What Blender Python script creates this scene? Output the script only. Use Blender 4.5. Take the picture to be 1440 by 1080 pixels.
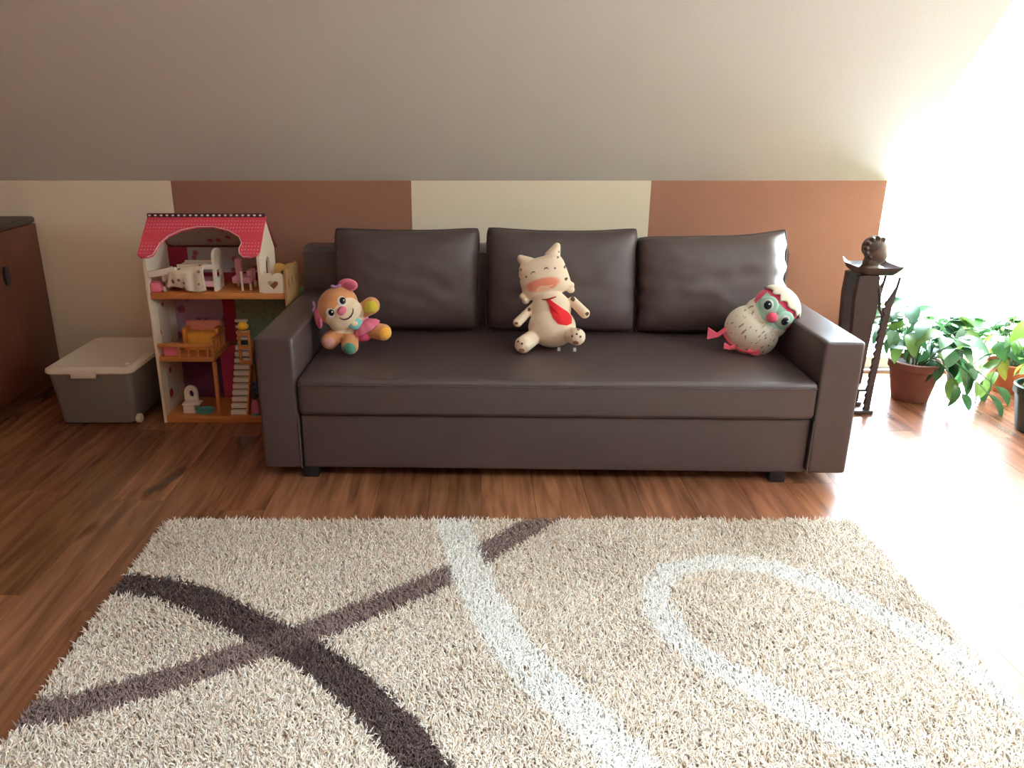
import bpy, bmesh, math, random
import numpy as np
from mathutils import Vector, Matrix, noise
from mathutils.geometry import tessellate_polygon

for o in list(bpy.data.objects):
    bpy.data.objects.remove(o)
S = bpy.context.scene
C = S.collection
R = math.radians
PI = math.pi

# ------------------------------------------------------------------ camera
cam_d = bpy.data.cameras.new('camera')
cam = bpy.data.objects.new('camera', cam_d)
C.objects.link(cam)
cam.location = (0, 0, 1.346)
cam.rotation_euler = (R(90 - 18.97), 0, 0)
cam_d.sensor_width = 36
cam_d.lens = 28.0
cam_d.shift_x = 55 / 1440
cam_d.clip_start = 0.02
S.camera = cam

# ------------------------------------------------------------------ sky, window daylight, exposure
SKY = 80.0
W = bpy.data.worlds.new('sky')
S.world = W
W.use_nodes = True
bg = W.node_tree.nodes['Background']
bg.inputs[0].default_value = (0.74, 0.885, 1.03, 1)
bg.inputs[1].default_value = SKY


def portal(name, loc, rot, sx, sy):
    l = bpy.data.lights.new(name, 'AREA')
    l.shape = 'RECTANGLE'
    l.size, l.size_y = sx, sy
    l.cycles.is_portal = True
    o = bpy.data.objects.new(name, l)
    C.objects.link(o)
    o.location, o.rotation_euler = loc, rot
    return o


WIN1 = (2.0, 3.0, 0.0, 2.25)           # X range, Z range of the balcony window
FILL_WIN2 = (1.25, 1.75, 1.2, 1.9)           # Y range, Z range of the unseen gable window added for side fill
WIN1Y = 4.15
FILL_WIN3 = (.10, 1.15, -.25, .60)              # X range, Y range of the unseen roof window added to brighten the rug
FILL_SHAFT = .66                              # depth of its added light well, which narrows the light onto the rug
portal('window_1_daylight', (2.5, WIN1Y + .09, 1.125), (R(-90), 0, 0), 1.0, 2.25)
portal('fill_window_2_daylight', (3.05 + .12, (FILL_WIN2[0] + FILL_WIN2[1]) / 2, (FILL_WIN2[2] + FILL_WIN2[3]) / 2), (0, R(90), 0), FILL_WIN2[3] - FILL_WIN2[2], FILL_WIN2[1] - FILL_WIN2[0])  # sky light through the added gable opening
portal('fill_window_3_daylight', ((FILL_WIN3[0] + FILL_WIN3[1]) / 2, (FILL_WIN3[2] + FILL_WIN3[3]) / 2, 2.4 + FILL_SHAFT + .07), (0, 0, 0), FILL_WIN3[1] - FILL_WIN3[0], FILL_WIN3[3] - FILL_WIN3[2])  # sky light through the added roof opening

S.view_settings.view_transform = 'Standard'
S.view_settings.look = 'None'
S.view_settings.gamma = 1
S.view_settings.use_curve_mapping = False
S.view_settings.exposure = 0.06
S.cycles.use_denoising = True
S.cycles.max_bounces = 10
S.cycles.diffuse_bounces = 7
S.cycles.glossy_bounces = 4
S.cycles.transparent_max_bounces = 12
S.cycles.sample_clamp_indirect = 6.0


# ------------------------------------------------------------------ helpers
def lin(c):
    return tuple(((v / 255) / 12.92 if v / 255 <= .04045 else ((v / 255 + .055) / 1.055) ** 2.4) for v in c)


MATS = {}


def mat(name, rgb, rough=.6, spec=.5, var=0.0, scale=8.0, bump=0.0, bscale=200.0, metal=0.0, stretch=(1, 1, 1), sheen=0.0, coat=0.0):
    """Plain procedural material: base colour with noise variation and fine bump."""
    if name in MATS:
        return MATS[name]
    m = bpy.data.materials.new(name)
    m.use_nodes = True
    nt = m.node_tree
    b = nt.nodes['Principled BSDF']
    col = lin(rgb)
    b.inputs['Base Color'].default_value = (*col, 1)
    b.inputs['Roughness'].default_value = rough
    b.inputs['Specular IOR Level'].default_value = spec
    b.inputs['Metallic'].default_value = metal
    if sheen:
        b.inputs['Sheen Weight'].default_value = sheen
    if coat:
        b.inputs['Coat Weight'].default_value = coat
        b.inputs['Coat Roughness'].default_value = .2
    tc = nt.nodes.new('ShaderNodeTexCoord')
    if var:
        mp = nt.nodes.new('ShaderNodeMapping')
        mp.inputs['Scale'].default_value = stretch
        n = nt.nodes.new('ShaderNodeTexNoise')
        n.inputs['Scale'].default_value = scale
        n.inputs['Detail'].default_value = 4
        r = nt.nodes.new('ShaderNodeValToRGB')
        r.color_ramp.elements[0].position = .3
        r.color_ramp.elements[1].position = .7
        r.color_ramp.elements[0].color = (*[max(0, v * (1 - var)) for v in col], 1)
        r.color_ramp.elements[1].color = (*[min(1, v * (1 + var)) for v in col], 1)
        nt.links.new(tc.outputs['Object'], mp.inputs[0])
        nt.links.new(mp.outputs[0], n.inputs[0])
        nt.links.new(n.outputs[0], r.inputs[0])
        nt.links.new(r.outputs[0], b.inputs['Base Color'])
    if bump:
        n2 = nt.nodes.new('ShaderNodeTexNoise')
        n2.inputs['Scale'].default_value = bscale
        n2.inputs['Detail'].default_value = 3
        bp = nt.nodes.new('ShaderNodeBump')
        bp.inputs['Strength'].default_value = bump
        bp.inputs['Distance'].default_value = .004
        nt.links.new(tc.outputs['Object'], n2.inputs[0])
        nt.links.new(n2.outputs[0], bp.inputs['Height'])
        nt.links.new(bp.outputs[0], b.inputs['Normal'])
    MATS[name] = m
    return m


def mat_attr(name, rough=.85, bump=.3, bscale=300, sheen=.0, spec=.3):
    """Material that takes its colour from the colour attribute 'Col' of the mesh."""
    m = mat(name, (200, 200, 200), rough, spec, bump=bump, bscale=bscale, sheen=sheen)
    nt = m.node_tree
    a = nt.nodes.new('ShaderNodeAttribute')
    a.attribute_name = 'Col'
    nt.links.new(a.outputs['Color'], nt.nodes['Principled BSDF'].inputs['Base Color'])
    return m


def link(name, me, m=None, parent=None, loc=None, rot=None):
    o = bpy.data.objects.new(name, me)
    C.objects.link(o)
    if m is not None and not me.materials:
        me.materials.append(m)
    if parent is not None:
        o.parent = parent
    if loc is not None:
        o.location = loc
    if rot is not None:
        o.rotation_euler = rot
    return o


def finish(name, bm, m=None, parent=None, smooth=True, ang=38, loc=None, rot=None):
    bmesh.ops.recalc_face_normals(bm, faces=bm.faces)
    me = bpy.data.meshes.new(name)
    bm.to_mesh(me)
    bm.free()
    if smooth:
        me.polygons.foreach_set('use_smooth', [True] * len(me.polygons))
        me.set_sharp_from_angle(angle=R(ang))
    return link(name, me, m, parent, loc, rot)


def tag(o, label, cat, group=None):
    o['label'] = label
    o['category'] = cat
    if group:
        o['group'] = group
    return o


def thing(name, label, cat, loc=(0, 0, 0), rotz=0, group=None):
    o = bpy.data.objects.new(name, None)
    C.objects.link(o)
    o.empty_display_size = .05
    o.location = loc
    o.rotation_euler = (0, 0, rotz)
    return tag(o, label, cat, group)


def struct(o):
    o['kind'] = 'structure'
    return o


def bx(bm, x0, x1, y0, y1, z0, z1, bev=0, seg=2, M=None):
    t = bmesh.new()
    bmesh.ops.create_cube(t, size=1)
    for v in t.verts:
        v.co = Vector((x0 + (v.co.x + .5) * (x1 - x0), y0 + (v.co.y + .5) * (y1 - y0), z0 + (v.co.z + .5) * (z1 - z0)))
    if bev:
        bmesh.ops.bevel(t, geom=list(t.edges), offset=bev, segments=seg, profile=.5, affect='EDGES')
    if M is not None:
        t.transform(M)
    add(bm, t)
    return bm


def add(bm, t):
    me = bpy.data.meshes.new('tmp')
    t.to_mesh(me)
    t.free()
    bm.from_mesh(me)
    bpy.data.meshes.remove(me)


def box(name, dims, m, parent=None, bev=0.0, seg=2, **k):
    return finish(name, bx(bmesh.new(), *dims, bev, seg), m, parent, **k)


def ell(bm, c, r, rot=None, sub=3, M=None):
    t = bmesh.new()
    bmesh.ops.create_icosphere(t, subdivisions=sub, radius=1)
    mm = Matrix.Translation(Vector(c)) @ (rot.to_4x4() if rot is not None else Matrix.Identity(4)) @ Matrix.Diagonal((r[0], r[1], r[2], 1))
    t.transform(mm)
    if M is not None:
        t.transform(M)
    add(bm, t)
    return bm


def tube(bm, pts, rad, n=8, cap=True):
    pts = [Vector(p) for p in pts]
    if not hasattr(rad, '__len__'):
        rad = [rad] * len(pts)
    rings = []
    up = Vector((0, 0, 1))
    for i, p in enumerate(pts):
        d = (pts[min(i + 1, len(pts) - 1)] - pts[max(i - 1, 0)]).normalized()
        a = d.cross(up)
        if a.length < .05:
            a = d.cross(Vector((1, 0, 0)))
        a.normalize()
        b = d.cross(a).normalized()
        rings.append([bm.verts.new(p + (a * math.cos(2 * PI * k / n) + b * math.sin(2 * PI * k / n)) * rad[i]) for k in range(n)])
    for i in range(len(rings) - 1):
        for k in range(n):
            bm.faces.new((rings[i][k], rings[i][(k + 1) % n], rings[i + 1][(k + 1) % n], rings[i + 1][k]))
    if cap:
        bm.faces.new(rings[0][::-1])
        bm.faces.new(rings[-1])
    return bm


def lathe(bm, prof, n=32, M=None, jag=None):
    """prof: (radius, height) pairs from bottom to top, turned about Z."""
    t = bmesh.new()
    rings = []
    for i, (r, z) in enumerate(prof):
        rings.append([t.verts.new((max(r, 1e-4) * math.cos(2 * PI * k / n), max(r, 1e-4) * math.sin(2 * PI * k / n), z + (jag(i, k) if jag else 0))) for k in range(n)])
    for i in range(len(rings) - 1):
        for k in range(n):
            t.faces.new((rings[i][k], rings[i][(k + 1) % n], rings[i + 1][(k + 1) % n], rings[i + 1][k]))
    t.faces.new(rings[0][::-1])
    t.faces.new(rings[-1])
    if M is not None:
        t.transform(M)
    add(bm, t)
    return bm


def plate(bm, loops, th, M=None):
    """Flat board in the XY plane (first loop outer, others holes), thickness th along +Z, then transformed by M."""
    t = bmesh.new()
    flat = [p for lp in loops for p in lp]
    tris = tessellate_polygon([[Vector((p[0], p[1], 0)) for p in lp] for lp in loops])
    lo = [t.verts.new((p[0], p[1], 0)) for p in flat]
    hi = [t.verts.new((p[0], p[1], th)) for p in flat]
    for a, b, c in tris:
        try:
            t.faces.new((lo[a], lo[b], lo[c]))
            t.faces.new((hi[c], hi[b], hi[a]))
        except ValueError:
            pass
    k = 0
    for lp in loops:
        n = len(lp)
        for i in range(n):
            j = (i + 1) % n
            t.faces.new((lo[k + i], lo[k + j], hi[k + j], hi[k + i]))
        k += n
    bmesh.ops.recalc_face_normals(t, faces=t.faces)
    if M is not None:
        t.transform(M)
    add(bm, t)
    return bm


def axes(o, ex, ey, ez):
    """Matrix that maps local x,y,z to the given world vectors at origin o."""
    ex, ey, ez = Vector(ex), Vector(ey), Vector(ez)
    return Matrix(((ex.x, ey.x, ez.x, o[0]), (ex.y, ey.y, ez.y, o[1]), (ex.z, ey.z, ez.z, o[2]), (0, 0, 0, 1)))


def heart(cx, cy, s, n=22):
    out = []
    for i in range(n):
        a = 2 * PI * i / n
        out.append((cx + s * .0625 * 16 * math.sin(a) ** 3 * .5, cy + s * .0625 * .5 * (13 * math.cos(a) - 5 * math.cos(2 * a) - 2 * math.cos(3 * a) - math.cos(4 * a))))
    return out


def oval(cx, cy, rx, ry, n=18):
    return [(cx + rx * math.cos(2 * PI * i / n), cy + ry * math.sin(2 * PI * i / n)) for i in range(n)]


def remesh(name, bm, voxel, m, parent, colfn=None, smooth_it=6):
    """One continuous skin around the shapes of bm; colfn(co) paints fabric colour zones."""
    me = bpy.data.meshes.new(name)
    bm.to_mesh(me)
    bm.free()
    o = bpy.data.objects.new(name, me)
    C.objects.link(o)
    md = o.modifiers.new('r', 'REMESH')
    md.mode = 'VOXEL'
    md.voxel_size = voxel
    sm = o.modifiers.new('s', 'SMOOTH')
    sm.factor = .5
    sm.iterations = smooth_it
    dg = bpy.context.evaluated_depsgraph_get()
    dg.update()
    me2 = bpy.data.meshes.new_from_object(o.evaluated_get(dg))
    bpy.data.objects.remove(o)
    bpy.data.meshes.remove(me)
    me2.name = name
    me2.polygons.foreach_set('use_smooth', [True] * len(me2.polygons))
    if colfn:
        paint(me2, colfn)
    return link(name, me2, m, parent)


def paint(me, colfn):
    a = me.color_attributes.new('Col', 'FLOAT_COLOR', 'POINT')
    buf = []
    for v in me.vertices:
        buf.extend((*lin(colfn(v.co)), 1.0))
    a.data.foreach_set('color', buf)


# ------------------------------------------------------------------ materials
M_CEIL = mat('ceiling_paint', (224, 220, 210), .9, .2, bump=.15, bscale=120)
M_BEIGE = mat('beige_wall_paint', (250, 238, 212), .85, .25, bump=.2, bscale=140)
M_BROWN = mat('brown_wall_paint', (162, 115, 94), .8, .25, bump=.2, bscale=140)
M_WHITE = mat('white_paint', (240, 240, 238), .5)
M_SOFA = mat('sofa_fabric', (74, 60, 60), .38, .8, var=.06, scale=30, bump=.25, bscale=700)
M_CUSH = mat('cushion_fabric', (76, 62, 62), .42, .6, var=.06, scale=30, bump=.25, bscale=700)
M_DARK = mat('black_plastic', (28, 26, 26), .5)


def wood_floor():
    m = bpy.data.materials.new('laminate_wood')
    m.use_nodes = True
    nt = m.node_tree
    b = nt.nodes['Principled BSDF']
    b.inputs['Roughness'].default_value = .27
    b.inputs['Specular IOR Level'].default_value = .7
    tc = nt.nodes.new('ShaderNodeTexCoord')
    oi = nt.nodes.new('ShaderNodeObjectInfo')
    ad = nt.nodes.new('ShaderNodeVectorMath')
    ad.operation = 'MULTIPLY_ADD'
    ad.inputs[1].default_value = (1, 1, 1)
    sc = nt.nodes.new('ShaderNodeVectorMath')
    sc.operation = 'SCALE'
    sc.inputs[0].default_value = (7.3, 13.7, 3.1)
    nt.links.new(oi.outputs['Random'], sc.inputs['Scale'])
    nt.links.new(tc.outputs['Object'], ad.inputs[0])
    nt.links.new(sc.outputs[0], ad.inputs[2])

    def noise_n(scale, sx, sy, det, dist=0):
        mp = nt.nodes.new('ShaderNodeMapping')
        mp.inputs['Scale'].default_value = (sx, sy, 1)
        n = nt.nodes.new('ShaderNodeTexNoise')
        n.inputs['Scale'].default_value = scale
        n.inputs['Detail'].default_value = det
        n.inputs['Distortion'].default_value = dist
        nt.links.new(ad.outputs[0], mp.inputs[0])
        nt.links.new(mp.outputs[0], n.inputs[0])
        return n
    grain = noise_n(3.0, 9, .8, 6, .6)
    r = nt.nodes.new('ShaderNodeValToRGB')
    cr = r.color_ramp
    cr.elements[0].position, cr.elements[1].position = .3, .72
    cr.elements[0].color = (*lin((112, 70, 47)), 1)
    cr.elements[1].color = (*lin((172, 118, 84)), 1)
    e = cr.elements.new(.5)
    e.color = (*lin((146, 95, 65)), 1)
    nt.links.new(grain.outputs[0], r.inputs[0])
    # plank to plank tint
    tint = nt.nodes.new('ShaderNodeMix')
    tint.data_type = 'RGBA'
    tint.blend_type = 'MULTIPLY'
    tint.inputs[0].default_value = 1
    nt.links.new(r.outputs[0], tint.inputs[6])
    nt.links.new(oi.outputs['Color'], tint.inputs[7])
    # dark knots and streaks
    kn = noise_n(2.2, 2.6, .9, 2, .3)
    kr = nt.nodes.new('ShaderNodeValToRGB')
    kr.color_ramp.elements[0].position, kr.color_ramp.elements[1].position = .66, .76
    nt.links.new(kn.outputs[0], kr.inputs[0])
    mk = nt.nodes.new('ShaderNodeMix')
    mk.data_type = 'RGBA'
    nt.links.new(kr.outputs[0], mk.inputs[0])
    nt.links.new(tint.outputs[2], mk.inputs[6])
    mk.inputs[7].default_value = (*lin((78, 42, 26)), 1)
    nt.links.new(mk.outputs[2], b.inputs['Base Color'])
    bp = nt.nodes.new('ShaderNodeBump')
    bp.inputs['Strength'].default_value = .05
    bp.inputs['Distance'].default_value = .002
    nt.links.new(grain.outputs[0], bp.inputs['Height'])
    nt.links.new(bp.outputs[0], b.inputs['Normal'])
    return m


def glass():
    m = bpy.data.materials.new('window_glass')
    m.use_nodes = True
    nt = m.node_tree
    nt.nodes.remove(nt.nodes['Principled BSDF'])
    out = nt.nodes['Material Output']
    t = nt.nodes.new('ShaderNodeBsdfTransparent')
    t.inputs[0].default_value = (.97, .985, .98, 1)
    g = nt.nodes.new('ShaderNodeBsdfGlossy')
    g.inputs['Roughness'].default_value = .02
    x = nt.nodes.new('ShaderNodeMixShader')
    x.inputs[0].default_value = .05
    nt.links.new(t.outputs[0], x.inputs[1])
    nt.links.new(g.outputs[0], x.inputs[2])
    nt.links.new(x.outputs[0], out.inputs[0])
    return m


M_FLOOR = wood_floor()
M_GLASS = glass()

# ------------------------------------------------------------------ the room
XL, XR, YB, YF = -2.64, 3.05, 3.95, -1.6
KNEE, TOP = 1.025, 2.4
YS = YB - (TOP - KNEE)                       # where the 45 degree slope meets the flat ceiling

floor = struct(box('floor', (XL - .1, XR + .1, YF - .1, WIN1Y + .1, -.12, -.012), mat('floor_underlay', (60, 45, 36), .9)))
rnd = random.Random(5)
PW, PL = .193, 1.28
pm = bpy.data.meshes.new('plank')
b = bx(bmesh.new(), -PW / 2 + .0006, PW / 2 - .0006, -PL / 2 + .0006, PL / 2 - .0006, -.012, 0)
b.to_mesh(pm)
b.free()
pm.materials.append(M_FLOOR)
ncol = int((XR - XL) / PW) + 1
for i in range(ncol):
    x = XL + PW * (i + .5) - .03
    off = (i * .47 % 1) * PL
    y = YF + off - PL * .5
    while y - PL / 2 < WIN1Y:
        y0, y1 = max(y - PL / 2, YF), min(y + PL / 2, WIN1Y + .05)
        if y1 - y0 > .03:
            o = link('plank', pm, None, floor)
            o.location = (x, (y0 + y1) / 2, 0)
            o.scale = (1, (y1 - y0) / PL, 1)
            t = rnd.uniform(.62, 1.02)
            o.color = (t, t * rnd.uniform(.93, 1.03), t * rnd.uniform(.88, 1.04), 1)
        y += PL

# back wall with painted stripes (one wall, four colour fields)
bm = bmesh.new()
xs = [XL - .1, -1.458, -.298, .861, 2.0]
for i in range(4):
    bx(bm, xs[i], xs[i + 1], YB, YB + .2, -.0, KNEE + .02)
bmesh.ops.remove_doubles(bm, verts=bm.verts, dist=1e-5)
wb = struct(finish('wall_back', bm, None, smooth=False))
wb.data.materials.append(M_BEIGE)
wb.data.materials.append(M_BROWN)
for p in wb.data.polygons:
    cx = p.center.x
    p.material_index = 1 if (-1.458 < cx < -.298 or cx > .861) else 0
# sloping ceiling, flat ceiling
bm = bmesh.new()
s = .14
prof = [(YB, KNEE), (YS, TOP), (YS, TOP + s), (YS + .06, TOP + s), (YB + .2, KNEE + .06), (YB + .2, KNEE)]
plate(bm, [prof], 2.0 - (XL - .1), axes((XL - .1, 0, 0), (0, 1, 0), (0, 0, 1), (1, 0, 0)))
plate(bm, [[(2.0, YS), (XR + .2, YS), (XR + .2, WIN1Y + .2), (2.0, WIN1Y + .2)]], s, axes((0, 0, TOP), (1, 0, 0), (0, 1, 0), (0, 0, 1)))
plate(bm, [[(XL - .1, YF - .1), (XR + .2, YF - .1), (XR + .2, YS), (XL - .1, YS)], [(FILL_WIN3[0], FILL_WIN3[2]), (FILL_WIN3[0], FILL_WIN3[3]), (FILL_WIN3[1], FILL_WIN3[3]), (FILL_WIN3[1], FILL_WIN3[2])]], s, axes((0, 0, TOP), (1, 0, 0), (0, 1, 0), (0, 0, 1)))
x0, x1, y0, y1 = FILL_WIN3
plate(bm, [[(x0 - .1, y0 - .1), (x1 + .1, y0 - .1), (x1 + .1, y1 + .1), (x0 - .1, y1 + .1)], [(x0, y0), (x0, y1), (x1, y1), (x1, y0)]], FILL_SHAFT - s + .07, axes((0, 0, TOP + s), (1, 0, 0), (0, 1, 0), (0, 0, 1)))  # added light well, shaped to keep the top light off the walls
struct(finish('ceiling', bm, M_CEIL, smooth=False))
# dormer cheek above the slope, at the left of the balcony window
bm = bmesh.new()
plate(bm, [[(YB + .2, KNEE + .06), (YB + .2, TOP), (YS, TOP), (YB, KNEE + .06)]], .04, axes((1.96, 0, 0), (0, 1, 0), (0, 0, 1), (1, 0, 0)))
struct(finish('wall_dormer_cheek', bm, M_CEIL, smooth=False))
struct(box('wall_dormer', (3.0, XR + .1, WIN1Y - .02, WIN1Y + .18, 0, TOP), M_BEIGE))
struct(box('trim_1', (2.0, 3.0, WIN1Y - .02, WIN1Y + .18, 2.25, TOP), M_CEIL))
struct(box('wall_left', (XL - .2, XL, YF, YB + .2, 0, TOP), M_BROWN))
struct(box('wall_front', (XL - .2, XR + .2, YF - .2, YF, 0, TOP), M_BROWN))
bm = bmesh.new()                                # right gable wall with the hole for the added fill_window_2
y0, y1, z0, z1 = FILL_WIN2
plate(bm, [[(YF, 0), (WIN1Y - .02, 0), (WIN1Y - .02, TOP), (YF, TOP)], [(y0, z0), (y0, z1), (y1, z1), (y1, z0)]], .2, axes((XR, 0, 0), (0, 1, 0), (0, 0, 1), (1, 0, 0)))
struct(finish('wall_right', bm, M_BEIGE, smooth=False))
struct(box('baseboard_back', (XL, 1.995, YB - .014, YB, 0, .06), mat('baseboard_wood', (150, 100, 66), .4), bev=.003))


def window(name, x0, x1, z0, z1, M, fw, mull):
    bm = bmesh.new()
    plate(bm, [[(x0, z0), (x1, z0), (x1, z1), (x0, z1)], [(x0 + fw, z0 + fw), (x0 + fw, z1 - fw), (x1 - fw, z1 - fw), (x1 - fw, z0 + fw)]], .06, M)
    w = struct(finish(name, bm, M_WHITE, smooth=False))
    for q in mull:
        bm = bmesh.new()
        plate(bm, [[(q - .03, z0 + fw), (q + .03, z0 + fw), (q + .03, z1 - fw), (q - .03, z1 - fw)]], .055, M)
        finish('mullion', bm, M_WHITE, w, smooth=False)
    edges = [x0 + fw] + list(mull) + [x1 - fw]
    for a, c in zip(edges[:-1], edges[1:]):
        bm = bmesh.new()
        plate(bm, [[(a, z0 + fw), (c, z0 + fw), (c, z1 - fw), (a, z1 - fw)]], .006, M @ Matrix.Translation((0, 0, .027)))
        finish('pane', bm, M_GLASS, w, smooth=False)
    return w


w1 = window('window_1', 2.0, 3.0, 0.0, 2.25, axes((0, WIN1Y, 0), (1, 0, 0), (0, 0, 1), (0, 1, 0)), .075, [])
w2 = window('fill_window_2', FILL_WIN2[0], FILL_WIN2[1], FILL_WIN2[2], FILL_WIN2[3], axes((XR + .04, 0, 0), (0, 1, 0), (0, 0, 1), (1, 0, 0)), .07, [])  # out of view, added as fill from the right
w3 = window('fill_window_3', FILL_WIN3[0], FILL_WIN3[1], FILL_WIN3[2], FILL_WIN3[3], axes((0, 0, TOP + FILL_SHAFT), (1, 0, 0), (0, 1, 0), (0, 0, 1)), .05, [])  # out of view, added as top light for the rug
box('threshold', (2.0, 3.0, WIN1Y - .05, WIN1Y, 0, .018), mat('threshold_metal', (150, 150, 150), .3, metal=.8), w1, bev=.003)
box('handle', (2.925, 2.95, WIN1Y - .05, WIN1Y - .005, 1.0, 1.12), mat('steel', (190, 190, 190), .3, metal=1), w1, bev=.006)

# ------------------------------------------------------------------ rug
RX0, RX1, RY0, RY1 = -1.045, 1.30, .82, 2.425
DARK = ([(-1.02, 2.026), (-.892, 2.004), (-.755, 1.933), (-.608, 1.833), (-.473, 1.745), (-.344, 1.636), (-.224, 1.51), (-.149, 1.41), (-.101, 1.329), (-.035, 1.188), (.02, 1.05), (.05, .82)], .053)
MID = ([(-1.12, 1.484), (-1.06, 1.493), (-.939, 1.517), (-.799, 1.582), (-.653, 1.666), (-.512, 1.754), (-.412, 1.815), (-.289, 1.905), (-.136, 2.019), (-.033, 2.115), (.08, 2.249), (.19, 2.365), (.27, 2.454)], .047)
WHT = ([(-.087, 2.475), (-.075, 2.424), (-.038, 2.227), (.006, 2.026), (.055, 1.869), (.11, 1.716), (.19, 1.575), (.273, 1.453), (.342, 1.329), (.408, 1.188), (.46, 1.05), (.5, .82)], .058)
LOOP = ([(1.326, 1.452), (1.294, 1.525), (1.26, 1.6), (1.223, 1.7), (1.194, 1.781), (1.15, 1.853), (1.11, 1.922), (1.057, 1.985), (.999, 2.044), (.92, 2.105), (.822, 2.142), (.71, 2.142), (.604, 2.1), (.542, 2.026), (.52, 1.936), (.53, 1.83), (.555, 1.745), (.605, 1.667), (.681, 1.593), (.738, 1.525), (.795, 1.47), (.847, 1.413), (.886, 1.376), (.94, 1.3), (1.0, 1.15), (1.04, .82)], .042)


def seg_dist(P, pts):
    d = np.full(len(P), 9.0)
    for a, c in zip(pts[:-1], pts[1:]):
        a, c = np.array(a), np.array(c)
        ab = c - a
        t = np.clip(((P - a) @ ab) / (ab @ ab), 0, 1)
        q = P - (a + t[:, None] * ab)
        d = np.minimum(d, np.sqrt((q ** 2).sum(1)))
    return d


def rug_colour(P, rng):
    n = len(P)
    col = np.tile(np.array(lin((240, 226, 208))), (n, 1))
    fl = rng.random(n)
    col[fl < .10] = lin((222, 198, 174))
    col[fl > .82] = lin((248, 240, 228))
    J = P + rng.normal(0, .004, P.shape)
    for (pts, hw), rgb in ((MID, (150, 127, 120)), (DARK, (98, 80, 76)), (WHT, (255, 251, 243)), (LOOP, (255, 251, 243))):
        k = seg_dist(J, pts) < hw
        col[k] = lin(rgb)
    # the two brown bands blend where they cross
    k = (seg_dist(J, MID[0]) < MID[1]) & (seg_dist(J, DARK[0]) < DARK[1])
    col[k] = lin((122, 102, 96))
    return col * (1 + rng.normal(0, .07, (n, 1)))


M_PILE = mat_attr('rug_yarn', .95, 0, 300, spec=.1)
rng = np.random.default_rng(3)
# woven backing
gx, gy = 180, 124
bm = bmesh.new()
bx(bm, RX0 + .004, RX1 - .004, RY0 + .004, RY1 - .004, .0005, .010, .003, 1)
rug = finish('rug', bm, mat('rug_backing', (170, 150, 126), .95, .1, var=.1, scale=60))
tag(rug, 'beige shaggy rug with dark brown, grey brown and white curving bands on the floor', 'rug')
# shag yarn tufts
N = 150000
P = np.empty((N, 2))
P[:, 0] = rng.uniform(RX0 + .004, RX1 - .004, N)
P[:, 1] = RY1 - .004 - (RY1 - RY0 - .008) * rng.random(N) ** 1.0
az = rng.uniform(0, 2 * PI, N) * .75 - .4
az += .9 * np.sin(P[:, 0] * 9 + P[:, 1] * 5) + .7 * np.sin(P[:, 1] * 13 - P[:, 0] * 4)
tilt = rng.uniform(.25, 1.05, N)
L = rng.uniform(.020, .034, N)
rad = rng.uniform(.0017, .0026, N)
d0 = np.stack([np.cos(az) * np.sin(tilt * .6), np.sin(az) * np.sin(tilt * .6), np.cos(tilt * .6)], 1)
t1 = np.minimum(tilt * 1.5, 1.5)
d1 = np.stack([np.cos(az) * np.sin(t1), np.sin(az) * np.sin(t1), np.cos(t1)], 1)
base = np.stack([P[:, 0], P[:, 1], np.full(N, .008)], 1)
mid = base + d0 * (L * .6)[:, None]
tip = mid + d1 * (L * .45)[:, None]
tip[:, 2] = np.maximum(tip[:, 2], .012)
sx = np.stack([-np.sin(az), np.cos(az), np.zeros(N)], 1)
sy = np.cross(d1, sx)
V = np.empty((N, 7, 3), np.float32)
for k in range(3):
    a = 2 * PI * k / 3
    rv = (sx * math.cos(a) + sy * math.sin(a)) * rad[:, None]
    V[:, k] = base + rv * .9
    V[:, 3 + k] = mid + rv * 1.1
V[:, 6] = tip
F = []
fq = np.array([[0, 1, 4, 3], [1, 2, 5, 4], [2, 0, 3, 5]])
ft = np.array([[3, 4, 6], [4, 5, 6], [5, 3, 6]])
o7 = (np.arange(N) * 7)[:, None, None]
loops = np.concatenate([(fq[None] + o7).reshape(N, -1), (ft[None] + o7).reshape(N, -1)], 1).ravel()
starts1 = np.array([0, 4, 8, 12, 15, 18])
starts = (starts1[None] + (np.arange(N) * 21)[:, None]).ravel()
me = bpy.data.meshes.new('pile')
me.vertices.add(N * 7)
me.vertices.foreach_set('co', V.ravel())
me.loops.add(N * 21)
me.loops.foreach_set('vertex_index', loops.astype(np.int32))
me.polygons.add(N * 6)
me.polygons.foreach_set('loop_start', starts.astype(np.int32))
me.polygons.foreach_set('use_smooth', np.ones(N * 6, bool))
me.update(calc_edges=True)
col = np.ones((N, 7, 4), np.float32)
col[:, :, :3] = rug_colour(P, rng)[:, None, :]
a = me.color_attributes.new('Col', 'FLOAT_COLOR', 'POINT')
a.data.foreach_set('color', col.ravel())
pile = link('pile', me, M_PILE, rug)
pile['kind'] = 'stuff'

# ------------------------------------------------------------------ sofa
SOFA = thing('sofa', 'long brown upholstered three seat sofa with square armrests against the striped wall', 'sofa', (.315, 3.27, 0), R(-1.5))


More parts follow.
